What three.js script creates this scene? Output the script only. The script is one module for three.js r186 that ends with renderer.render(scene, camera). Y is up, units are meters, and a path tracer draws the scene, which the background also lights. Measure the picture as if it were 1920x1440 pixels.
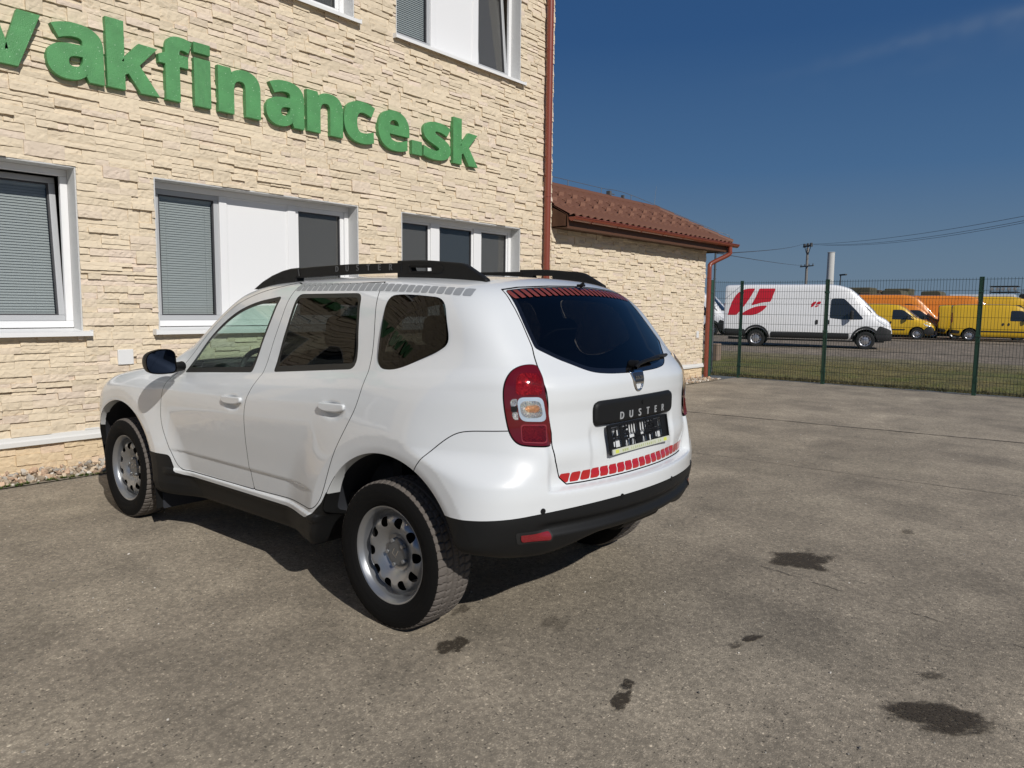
import * as THREE from 'three';
import { mergeGeometries, mergeVertices, toCreasedNormals } from 'three/addons/utils/BufferGeometryUtils.js';
import { RoundedBoxGeometry } from 'three/addons/geometries/RoundedBoxGeometry.js';
import { FontLoader } from 'three/addons/loaders/FontLoader.js';
import { TextGeometry } from 'three/addons/geometries/TextGeometry.js';

// ---------------------------------------------------------------- camera, sky, sun, exposure
const scene = new THREE.Scene();
const V = (x, y, z) => new THREE.Vector3(x, y, z);
const camera = new THREE.PerspectiveCamera(2 * Math.atan(720 / 1383.24) * 180 / Math.PI, 4 / 3, 0.05, 900);
{
  const r = V(0.64772342, 0.0113139, 0.76179155), u = V(0.07044085, 0.99471755, -0.07466651), f = V(0.7586122, -0.10202449, -0.64350489);
  camera.quaternion.setFromRotationMatrix(new THREE.Matrix4().makeBasis(r, u, f.clone().negate()));
  camera.position.set(-2.9548331, 1.43643782, 2.48951391);
}
const SUN = V(-0.45, 1, 1.35).normalize();         // towards the sun
{
  const W = 2048, H = 1024, d = new Float32Array(W * H * 4);
  const hash = (i, j) => { const s = Math.sin(i * 127.1 + j * 311.7) * 43758.5453; return s - Math.floor(s); };
  const vn = (x, y) => { const i = Math.floor(x), j = Math.floor(y), f = x - i, g = y - j, a = f * f * (3 - 2 * f), b = g * g * (3 - 2 * g); return (hash(i, j) * (1 - a) + hash(i + 1, j) * a) * (1 - b) + (hash(i, j + 1) * (1 - a) + hash(i + 1, j + 1) * a) * b; };
  const mix = (a, b, t) => a.map((v, i) => v + (b[i] - v) * t);
  const stops = [[-90, [.10, .10, .10]], [-3, [.13, .155, .185]], [0, [.185, .26, .34]], [4, [.146, .232, .338]], [10, [.074, .168, .328]], [19, [.035, .105, .262]], [34, [.021, .072, .205]], [90, [.013, .05, .15]]];
  for (let j = 0; j < H; j++) for (let i = 0; i < W; i++) {
    const el = (j + .5) / H * 180 - 90, az = ((i + .5) / W - .5) * 2 * Math.PI, ce = Math.cos(el * Math.PI / 180);
    const dx = Math.cos(az) * ce, dz = Math.sin(az) * ce, dy = Math.sin(el * Math.PI / 180);
    let k = 0; while (k < stops.length - 2 && el > stops[k + 1][0]) k++;
    let c = mix(stops[k][1], stops[k + 1][1], Math.min(1, Math.max(0, (el - stops[k][0]) / (stops[k + 1][0] - stops[k][0]))));
    const cs = dx * SUN.x + dy * SUN.y + dz * SUN.z;
    if (el > -2) {                                    // aureole round the sun and the slightly brighter sky on its side
      const g = .05 * Math.pow(Math.max(0, .5 + .5 * cs), 4) + .25 * Math.pow(Math.max(0, cs), 40) + .9 * Math.pow(Math.max(0, cs), 400);
      c = [c[0] + g, c[1] + g * .98, c[2] + g * .95];
      const ct = Math.atan2(dz, dx) * 180 / Math.PI, up = el - 17.6 - .135 * (ct + 11.85) - .5 * (vn(ct * .23, 9) - .5);   // one thin high streak of cirrus
      if (Math.abs(ct + 4) < 40) { const along = Math.exp(-Math.pow((ct + 5) / 10.5, 2)), w = (Math.exp(-Math.pow(up / .42, 2)) * (.35 + .65 * vn(ct * 1.7, up * 2.5)) + .4 * Math.exp(-Math.pow((up + .9) / 1.2, 2)) * vn(ct * .8 + 5, up * 1.5)) * along; c = mix(c, [.30, .36, .43], Math.min(.5, .22 * w)); }
    }
    d.set([c[0], c[1], c[2], 1], (j * W + i) * 4);
  }
  const t = new THREE.DataTexture(d, W, H, THREE.RGBAFormat, THREE.FloatType);
  t.mapping = THREE.EquirectangularReflectionMapping; t.magFilter = t.minFilter = THREE.LinearFilter; t.needsUpdate = true;
  scene.background = t; scene.environment = t;
}
const sun = new THREE.DirectionalLight(new THREE.Color(1, .965, .91), 4.4);
sun.position.copy(SUN).multiplyScalar(60).add(V(4, 0, -2)); sun.target.position.set(4, 0, -2);
sun.castShadow = true; sun.shadow.mapSize.set(4096, 4096); sun.shadow.radius = 1;
Object.assign(sun.shadow.camera, { left: -25, right: 45, top: 30, bottom: -30, near: 1, far: 160 });
scene.add(sun, sun.target);
const renderer = new THREE.WebGLRenderer({ antialias: true });
renderer.toneMapping = THREE.LinearToneMapping; renderer.toneMappingExposure = .83;
renderer.shadowMap.enabled = true;
// ---------------------------------------------------------------- helpers
function rng(seed) { let a = seed >>> 0; return () => { a = a + 0x6D2B79F5 | 0; let t = Math.imul(a ^ a >>> 15, 1 | a); t = t + Math.imul(t ^ t >>> 7, 61 | t) ^ t; return ((t ^ t >>> 14) >>> 0) / 4294967296; }; }
const clamp = (x, a = 0, b = 1) => Math.min(b, Math.max(a, x)), sstep = (a, b, x) => { const t = clamp((x - a) / (b - a)); return t * t * (3 - 2 * t); }, lerp = (a, b, t) => a + (b - a) * t;
const smax = (a, b, k) => { const h = Math.max(k - Math.abs(a - b), 0) / k; return Math.max(a, b) + h * h * k * .25; }, smin = (a, b, k) => -smax(-a, -b, k);
function table(pts) {                                  // monotone cubic through (x, y) pairs
  const n = pts.length, X = pts.map(p => p[0]), Y = pts.map(p => p[1]), D = [], M = [];
  for (let i = 0; i < n - 1; i++) D.push((Y[i + 1] - Y[i]) / (X[i + 1] - X[i]));
  for (let i = 0; i < n; i++) { if (i === 0) M.push(D[0]); else if (i === n - 1) M.push(D[n - 2]); else { const a = D[i - 1], b = D[i]; M.push(a * b <= 0 ? 0 : 2 * a * b / (a + b)); } }
  return (x) => {
    if (x <= X[0]) return Y[0] + M[0] * (x - X[0]);
    if (x >= X[n - 1]) return Y[n - 1] + M[n - 1] * (x - X[n - 1]);
    let i = 0; while (x > X[i + 1]) i++;
    const h = X[i + 1] - X[i], t = (x - X[i]) / h, t2 = t * t, t3 = t2 * t;
    return Y[i] * (2 * t3 - 3 * t2 + 1) + M[i] * h * (t3 - 2 * t2 + t) + Y[i + 1] * (3 * t2 - 2 * t3) + M[i + 1] * h * (t3 - t2);
  };
}
function hash3(i, j, k) { let h = Math.imul(i, 374761393) + Math.imul(j, 668265263) + Math.imul(k, 2147483647 ^ 0x5bd1e995) | 0; h = Math.imul(h ^ h >>> 13, 1274126177); return ((h ^ h >>> 16) >>> 0) / 4294967296; }
function vnoise(x, y, z = 0, px = 0, py = 0) {         // value noise, optional period
  const i = Math.floor(x), j = Math.floor(y), k = Math.floor(z), f = x - i, g = y - j, h = z - k, a = f * f * (3 - 2 * f), b = g * g * (3 - 2 * g), c = h * h * (3 - 2 * h);
  const w = (v, p) => p ? ((v % p) + p) % p : v, H = (u, v, t) => hash3(w(i + u, px), w(j + v, py), k + t);
  const L = (t) => lerp(lerp(H(0, 0, t), H(1, 0, t), a), lerp(H(0, 1, t), H(1, 1, t), a), b);
  return c ? lerp(L(0), L(1), c) : L(0);
}
function fbm(x, y, oct, px = 0, py = 0, seed = 0) { let s = 0, a = .5, t = 0; for (let o = 0; o < oct; o++) { s += a * vnoise(x, y, seed + o * 7, px, py); t += a; x *= 2; y *= 2; px *= 2; py *= 2; a *= .5; } return s / t; }
function texture(w, h, fn, srgb, wrap = true) {        // fn(u, v) -> [r, g, b(, a)] 0..1
  const d = new Uint8Array(w * h * 4);
  for (let j = 0; j < h; j++) for (let i = 0; i < w; i++) { const c = fn((i + .5) / w, (j + .5) / h, i, j), o = (j * w + i) * 4; d[o] = clamp(c[0]) * 255; d[o + 1] = clamp(c[1]) * 255; d[o + 2] = clamp(c[2]) * 255; d[o + 3] = c.length > 3 ? clamp(c[3]) * 255 : 255; }
  const t = new THREE.DataTexture(d, w, h); t.magFilter = THREE.LinearFilter; t.minFilter = THREE.LinearMipmapLinearFilter; t.generateMipmaps = true;
  if (wrap) t.wrapS = t.wrapT = THREE.RepeatWrapping; if (srgb) t.colorSpace = THREE.SRGBColorSpace; t.needsUpdate = true; return t;
}
const rep = (t, x, y) => { const c = t.clone(); c.repeat.set(x, y); c.needsUpdate = true; return c; };
const rgb = (r, g, b) => new THREE.Color().setRGB(r, g, b);
const std = (c, rough = .6, metal = 0, more = {}) => new THREE.MeshStandardMaterial({ color: c, roughness: rough, metalness: metal, ...more });
const phys = (c, rough, more = {}) => new THREE.MeshPhysicalMaterial({ color: c, roughness: rough, ...more });
function shade(o) { o.castShadow = o.receiveShadow = true; return o; }
const used = new Map();
function numbered(name) { const n = used.get(name) ?? 0; used.set(name, n + 1); return n ? name + '_' + String(n).padStart(3, '0') : name; }
function thing(name, label, category, pos = [0, 0, 0], turn = 0, group) {
  const o = new THREE.Group(); o.name = numbered(name); o.position.set(...pos); o.rotation.y = turn; o.userData = { label, category }; if (group) o.userData.group = group; scene.add(o); return o;
}
function part(name, geo, mat, parent, label) { const m = shade(new THREE.Mesh(Array.isArray(geo) ? merge(geo) : geo, mat)); m.name = name; if (label) m.userData.label = label; parent.add(m); return m; }
function struct(name, geo, mat, label) { const m = shade(new THREE.Mesh(geo, mat)); m.name = name; m.userData = { kind: 'structure' }; if (label) m.userData.label = label; scene.add(m); return m; }
function merge(list) { const g = list.map(x => { const c = x.index ? x.toNonIndexed() : x; for (const k of Object.keys(c.attributes)) if (k !== 'position' && k !== 'normal' && k !== 'uv') c.deleteAttribute(k); if (!c.attributes.uv) c.setAttribute('uv', new THREE.BufferAttribute(new Float32Array(c.attributes.position.count * 2), 2)); return c; }); return g.length === 1 ? g[0] : mergeGeometries(g); }
function box(x0, x1, y0, y1, z0, z1, r = 0) {          // axis box between two corners, optionally with rounded edges
  const w = Math.abs(x1 - x0), h = Math.abs(y1 - y0), d = Math.abs(z1 - z0);
  const g = r ? new RoundedBoxGeometry(w, h, d, 2, Math.min(r, w / 2.01, h / 2.01, d / 2.01)) : new THREE.BoxGeometry(w, h, d);
  return g.translate((x0 + x1) / 2, (y0 + y1) / 2, (z0 + z1) / 2);
}
function tube(pts, r, seg = 24, rad = 8, closed = false) { return new THREE.TubeGeometry(new THREE.CatmullRomCurve3(pts.map(p => V(...p)), closed, 'catmullrom', .5), seg, r, rad, closed); }
function rod(a, b, r0, r1 = r0, rad = 8) { const A = V(...a), B = V(...b), d = B.clone().sub(A), g = new THREE.CylinderGeometry(r1, r0, d.length(), rad); g.applyQuaternion(new THREE.Quaternion().setFromUnitVectors(V(0, 1, 0), d.clone().normalize())); const m = A.add(B).multiplyScalar(.5); return g.translate(m.x, m.y, m.z); }
function rpoly(pts, seg = 6) {                         // [x, y, r]: polygon with rounded corners -> list of [x, y]
  const out = [], n = pts.length;
  for (let i = 0; i < n; i++) {
    const p = pts[i], a = pts[(i + n - 1) % n], b = pts[(i + 1) % n], r = p[2] || 0;
    if (!r) { out.push([p[0], p[1]]); continue; }
    const da = Math.hypot(a[0] - p[0], a[1] - p[1]), db = Math.hypot(b[0] - p[0], b[1] - p[1]), ra = Math.min(r, da * .49), rb = Math.min(r, db * .49);
    const s = [p[0] + (a[0] - p[0]) / da * ra, p[1] + (a[1] - p[1]) / da * ra], e = [p[0] + (b[0] - p[0]) / db * rb, p[1] + (b[1] - p[1]) / db * rb];
    for (let k = 0; k <= seg; k++) { const t = k / seg, u = 1 - t; out.push([s[0] * u * u + 2 * p[0] * u * t + e[0] * t * t, s[1] * u * u + 2 * p[1] * u * t + e[1] * t * t]); }
  }
  return out;
}
function polySdf(poly) {                               // signed distance, negative inside
  const n = poly.length; let x0 = 1e9, x1 = -1e9, y0 = 1e9, y1 = -1e9; for (const [x, y] of poly) { x0 = Math.min(x0, x); x1 = Math.max(x1, x); y0 = Math.min(y0, y); y1 = Math.max(y1, y); }
  return (x, y) => {
    const ox = Math.max(x0 - x, x - x1, 0), oy = Math.max(y0 - y, y - y1, 0); if (ox + oy > .08) return Math.hypot(ox, oy);
    let d = 1e9, inside = false;
    for (let i = 0, j = n - 1; i < n; j = i++) {
      const ax = poly[j][0], ay = poly[j][1], ex = poly[i][0] - ax, ey = poly[i][1] - ay, px = x - ax, py = y - ay, t = clamp((px * ex + py * ey) / (ex * ex + ey * ey || 1e-12)), dx = px - ex * t, dy = py - ey * t;
      d = Math.min(d, dx * dx + dy * dy);
      if ((poly[i][1] > y) !== (ay > y) && x < (ax - poly[i][0]) * (y - poly[i][1]) / (ay - poly[i][1]) + poly[i][0]) inside = !inside;
    }
    d = Math.sqrt(d); return inside ? -d : d;
  };
}
function shapeOf(poly, holes = []) { const s = new THREE.Shape(poly.map(p => new THREE.Vector2(p[0], p[1]))); for (const h of holes) s.holes.push(new THREE.Path(h.map(p => new THREE.Vector2(p[0], p[1])))); return s; }
function extrude(poly, depth, bevel = 0, holes = [], seg = 2) { return new THREE.ExtrudeGeometry(shapeOf(poly, holes), { depth, bevelEnabled: bevel > 0, bevelThickness: bevel, bevelSize: bevel, bevelOffset: -bevel, bevelSegments: seg, curveSegments: 8 }); }
// ---------------------------------------------------------------- car body as one smooth surface (car axes: x right, y up, z back, rear axle at z = 0)
const WB = -2.673, AX = .335;                          // front axle z, axle height
const sideTab = table([[.20, .77], [.30, .806], [.38, .830], [.46, .843], [.60, .856], [.75, .871], [.86, .877], [.95, .873], [1.03, .855], [1.075, .829], [1.115, .797], [1.30, .736], [1.49, .668], [1.56, .640], [1.66, .595]]);
const rearTab = table([[.20, .44], [.28, .58], [.36, .69], [.44, .765], [.52, .806], [.60, .822], [.668, .823], [.686, .821], [.694, .806], [.700, .784], [.708, .777], [.74, .773], [.80, .764], [.90, .742], [1.0, .738], [1.06, .743], [1.11, .741], [1.15, .728], [1.18, .709], [1.25, .654], [1.35, .572], [1.45, .490], [1.543, .415], [1.60, .35], [1.70, .2]]);
const cornerTab = table([[.20, .44], [.28, .58], [.36, .69], [.44, .765], [.52, .806], [.60, .822], [.66, .822], [.75, .810], [.85, .780], [.95, .757], [1.05, .748], [1.12, .738], [1.18, .709], [1.25, .654], [1.35, .572], [1.45, .490], [1.543, .415], [1.60, .35], [1.70, .2]]);
const roofTab = table([[-2.1, 1.36], [-1.85, 1.48], [-1.62, 1.558], [-1.35, 1.597], [-1.0, 1.612], [-.6, 1.618], [-.2, 1.61], [.2, 1.588], [.42, 1.558], [.7, 1.50]]);
const hoodTab = table([[-3.6, .60], [-3.46, .74], [-3.36, .83], [-3.2, .895], [-3.0, .965], [-2.7, 1.03], [-2.4, 1.072], [-2.2, 1.08], [-1.8, 1.08]]);
const belt = (z) => 1.088 + .0755 * (z + 1);
const HANDLES = [[-1.285, .918], [-.385, .963]];
function bodyWidth(y, z) {
  let w = sideTab(y - (belt(z) - 1.115) * sstep(.80, 1.05, y));
  const up = sstep(.95, 1.2, y);
  if (z > 0) w -= (.045 * (1 - up) + .075 * up) * Math.pow(z / .62, 2);
  if (z < -1.1) w -= up * .035 * Math.pow((-1.1 - z) / .9, 2);
  if (z < -2.3) w -= .06 * Math.pow((-2.3 - z) / 1.0, 2);
  for (const zc of [0, WB]) {                          // wheel arch flares
    const r = Math.hypot(z - zc, (y - AX) * 1.0), s = Math.max(0, r - .545);
    const fl = .906 - .02 * sstep(.50, .40, r) - .62 * s * s - .16 * s - (y < AX ? .25 * (AX - y) : 0);
    w = smax(w, fl, .045);
  }
  w += .012 * sstep(.437, .425, y) * sstep(.385, .40, y) * sstep(-2.1, -2.0, z) * sstep(-.42, -.5, z);
  w -= .007 * sstep(.552, .540, y) * sstep(-2.06, -1.95, z) * sstep(-.50, -.62, z);
  for (const [hz, hy] of HANDLES) { const q = Math.pow((z - hz) / .075, 2) + Math.pow((y - hy + .012) / .036, 2); if (q < 4) w -= .017 * Math.exp(-q * q); }
  return w;
}
const planTab = table([[0, 0], [.15, .0025], [.3, .011], [.45, .030], [.54, .051], [.60, .079], [.65, .113], [.70, .158], [.75, .217], [.82, .33], [.95, .6]]);
function bodyRear(a, y) {
  let R = lerp(rearTab(y), cornerTab(y), sstep(.575, .635, a)) - lerp(.29 * a * a, planTab(a), sstep(.72, .86, y) * sstep(1.25, 1.09, y));
  R += (.030 * sstep(.545, .505, y) - .014 * sstep(.575, .550, y)) * sstep(.70, .60, a);                       // crease in the lower skirt
  R -= .008 * sstep(.385, .345, a) * sstep(.73, .75, y) * sstep(.96, .90, y);  // plate recess
  return R;
}
function F(x, y, z) {
  const a = Math.abs(x);
  const gS = a - bodyWidth(y, z);
  const top = roofTab(z) - .035 * a * a / .36 - .02 * Math.pow(a / .6, 6);
  const gT = (y - top) * .97;
  const ys = y > 1.12 ? .80 : .97;
  const gR = (z - bodyRear(a, y)) * lerp(.97, .79, sstep(1.08, 1.2, y)) / Math.sqrt(1 + .34 * a * a);
  const gW = ((-1.73 - (1.535 - y) * 1.42 + .22 * a * a) - z) * .575;
  const gH = (y - (hoodTab(z) - .055 * a * a)) * .95;
  const gN = (-3.49 + .43 * a * a + .10 * Math.abs(y - .55) - z) * .98;
  const up = smax(gT, gW, .06), cab = smin(up, gH, .05);
  let f = smax(gS, gR, lerp(.13, .095, sstep(1.15, 1.35, y)));
  f = smax(f, gN, .22);
  f = smax(f, cab, lerp(.12, .10, sstep(-2, -1.5, z)));
  const yb = lerp(.25, z > -.6 ? .405 + .065 * sstep(.60, .30, a) + .04 * sstep(.66, .9, a) : .25, sstep(-.58, -.44, z));
  return smax(f, yb - y, .05);
}
function grad(x, y, z, e = .0025) { let gx = F(x + e, y, z) - F(x - e, y, z), gy = F(x, y + e, z) - F(x, y - e, z), gz = F(x, y, z + e) - F(x, y, z - e); const l = Math.hypot(gx, gy, gz) || 1; return [gx / l, gy / l, gz / l, l / (2 * e)]; }
function project(P, i, n = 3) { for (let k = 0; k < n; k++) { const g = grad(P[i], P[i + 1], P[i + 2]), f = F(P[i], P[i + 1], P[i + 2]) / Math.max(.3, g[3]); P[i] -= g[0] * f; P[i + 1] -= g[1] * f; P[i + 2] -= g[2] * f; } }
function surfaceNet(lo, hi, h) {
  const n = [0, 1, 2].map(k => Math.ceil((hi[k] - lo[k]) / h) + 1), [nx, ny, nz] = n, val = new Float32Array(nx * ny * nz).fill(9), B = 6;
  const at = (i, j, k) => (k * ny + j) * nx + i;
  for (let K = 0; K < nz; K += B) for (let J = 0; J < ny; J += B) for (let I = 0; I < nx; I += B) {
    const c = F(lo[0] + (I + B / 2) * h, lo[1] + (J + B / 2) * h, lo[2] + (K + B / 2) * h);
    const far = Math.abs(c) > B * h * 1.35;
    for (let k = K; k < Math.min(nz, K + B); k++) for (let j = J; j < Math.min(ny, J + B); j++) for (let i = I; i < Math.min(nx, I + B); i++) val[at(i, j, k)] = far ? c : F(lo[0] + i * h, lo[1] + j * h, lo[2] + k * h);
  }
  const vid = new Int32Array(nx * ny * nz).fill(-1), pos = [], idx = [];
  const ed = [[0, 1], [2, 3], [4, 5], [6, 7], [0, 2], [1, 3], [4, 6], [5, 7], [0, 4], [1, 5], [2, 6], [3, 7]];
  for (let k = 0; k < nz - 1; k++) for (let j = 0; j < ny - 1; j++) for (let i = 0; i < nx - 1; i++) {
    let m = 0; const v = []; for (let c = 0; c < 8; c++) { const q = val[at(i + (c & 1), j + (c >> 1 & 1), k + (c >> 2))]; v.push(q); if (q < 0) m |= 1 << c; }
    if (m === 0 || m === 255) continue;
    let sx = 0, sy = 0, sz = 0, s = 0;
    for (const [a, b] of ed) if ((v[a] < 0) !== (v[b] < 0)) { const t = v[a] / (v[a] - v[b]); sx += lerp(a & 1, b & 1, t); sy += lerp(a >> 1 & 1, b >> 1 & 1, t); sz += lerp(a >> 2, b >> 2, t); s++; }
    vid[at(i, j, k)] = pos.length / 3; pos.push(lo[0] + (i + sx / s) * h, lo[1] + (j + sy / s) * h, lo[2] + (k + sz / s) * h);
  }
  const quad = (a, b, c, d, flip) => { if (a < 0 || b < 0 || c < 0 || d < 0) return; if (flip) idx.push(a, c, b, a, d, c); else idx.push(a, b, c, a, c, d); };
  for (let k = 1; k < nz - 1; k++) for (let j = 1; j < ny - 1; j++) for (let i = 1; i < nx - 1; i++) {
    const s = val[at(i, j, k)] < 0;
    if (s !== (val[at(i + 1, j, k)] < 0)) quad(vid[at(i, j - 1, k - 1)], vid[at(i, j, k - 1)], vid[at(i, j, k)], vid[at(i, j - 1, k)], !s);
    if (s !== (val[at(i, j + 1, k)] < 0)) quad(vid[at(i - 1, j, k - 1)], vid[at(i, j, k - 1)], vid[at(i, j, k)], vid[at(i - 1, j, k)], s);
    if (s !== (val[at(i, j, k + 1)] < 0)) quad(vid[at(i - 1, j - 1, k)], vid[at(i, j - 1, k)], vid[at(i, j, k)], vid[at(i - 1, j, k)], !s);
  }
  for (let i = 0; i < pos.length; i += 3) project(pos, i, 3);
  return { pos, idx };
}
function clip(m, dist, keep = -1) {                    // keeps the side where keep * dist > 0
  const n = m.pos.length / 3, d = new Float64Array(n), map = new Int32Array(n).fill(-1), pos = [], idx = [], cut = new Map();
  for (let i = 0; i < n; i++) d[i] = keep * dist(m.pos[3 * i], m.pos[3 * i + 1], m.pos[3 * i + 2]);
  const vert = (i) => { if (map[i] < 0) { map[i] = pos.length / 3; pos.push(m.pos[3 * i], m.pos[3 * i + 1], m.pos[3 * i + 2]); } return map[i]; };
  const edge = (i, j) => { if (i > j) [i, j] = [j, i]; const key = i * n + j; let v = cut.get(key); if (v === undefined) { const t = d[i] / (d[i] - d[j]); v = pos.length / 3; for (let k = 0; k < 3; k++) pos.push(lerp(m.pos[3 * i + k], m.pos[3 * j + k], t)); cut.set(key, v); } return v; };
  for (let t = 0; t < m.idx.length; t += 3) {
    const q = [m.idx[t], m.idx[t + 1], m.idx[t + 2]], s = q.map(i => d[i] > 0), c = s[0] + s[1] + s[2];
    if (c === 3) idx.push(...q.map(vert));
    else if (c === 1) { const k = s.indexOf(true), a = q[k], b = q[(k + 1) % 3], e = q[(k + 2) % 3]; idx.push(vert(a), edge(a, b), edge(a, e)); }
    else if (c === 2) { const k = s.indexOf(false), a = q[k], b = q[(k + 1) % 3], e = q[(k + 2) % 3], ab = edge(a, b), ae = edge(a, e); idx.push(ab, vert(b), vert(e), ab, vert(e), ae); }
  }
  return { pos, idx };
}
// ---------------------------------------------------------------- the car's materials
const M = {
  paint: phys(rgb(.68, .70, .71), .38, { clearcoat: 1, clearcoatRoughness: .025 }),
  black: phys(rgb(.0085, .0087, .009), .55, { specularIntensity: .55 }), satin: phys(rgb(.007, .007, .0075), .5, { specularIntensity: .5 }), dark: std(rgb(.004, .004, .0045), .95), felt: std(rgb(.018, .02, .026), .9),
  seat: std(rgb(.03, .03, .032), .9), dash: std(rgb(.02, .02, .022), .6), headliner: std(rgb(.25, .24, .22), .9),
  rubber: std(rgb(.012, .012, .012), .5), chrome: std(rgb(.75, .75, .75), .12, 1), grey: std(rgb(.30, .31, .32), .35, .6), letter: std(rgb(.42, .43, .44), .4, .3), letterDark: std(rgb(.10, .103, .106), .4),
  tint: phys(rgb(.035, .035, .038), .015, { transmission: 1, thickness: 0, ior: 1.5, specularIntensity: .5 }),
  backglass: phys(rgb(.09, .10, .115), .02, { transmission: 1, thickness: 0, ior: 1.52 }),
  clear: phys(rgb(.64, .76, .70), .01, { transmission: 1, thickness: 0, ior: 1.5 }),
  stripeGrey: std(rgb(.27, .285, .30), .4), red: phys(rgb(.42, .012, .014), .3, { clearcoat: 1, clearcoatRoughness: .05 }), redDull: std(rgb(.17, .034, .028), .5),
  lens: phys(rgb(.11, .0015, .004), .10, { clearcoat: 1, clearcoatRoughness: .02 }), reflector: phys(rgb(.20, .006, .012), .25, { clearcoat: 1 }),
  mirror: std(rgb(.03, .04, .062), .02, 1), orange: std(rgb(.75, .30, .10), .2, .5),
};
{ // moulded facets behind the lamp glass
  const R = rng(5), cells = Array.from({ length: 64 * 64 }, () => R());
  M.facet = texture(256, 256, (u, v) => { const i = Math.floor(u * 24), j = Math.floor(v * 24), fx = u * 24 % 1, fy = v * 24 % 1, c = cells[j * 64 + i]; return [.5 + (c - .5) * .5 + (fx - .5) * .55, .5 + (cells[i * 64 + j] - .5) * .5 + (fy - .5) * .55, .8]; });
  const n = rep(M.facet, 9, 9);
  M.redFacet = phys(rgb(.80, .010, .016), .12, { metalness: .85, clearcoat: 1, clearcoatRoughness: .03, normalMap: n, normalScale: new THREE.Vector2(1.7, 1.7) });
  M.redFacetDark = phys(rgb(.42, .008, .02), .14, { metalness: .85, clearcoat: 1, clearcoatRoughness: .03, normalMap: n, normalScale: new THREE.Vector2(1.7, 1.7) });
  M.clearFacet = phys(rgb(.78, .76, .74), .12, { metalness: .9, clearcoat: 1, clearcoatRoughness: .03, normalMap: n });
  M.amberFacet = phys(rgb(.8, .36, .16), .18, { metalness: .8, clearcoat: 1, normalMap: n });
}
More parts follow.
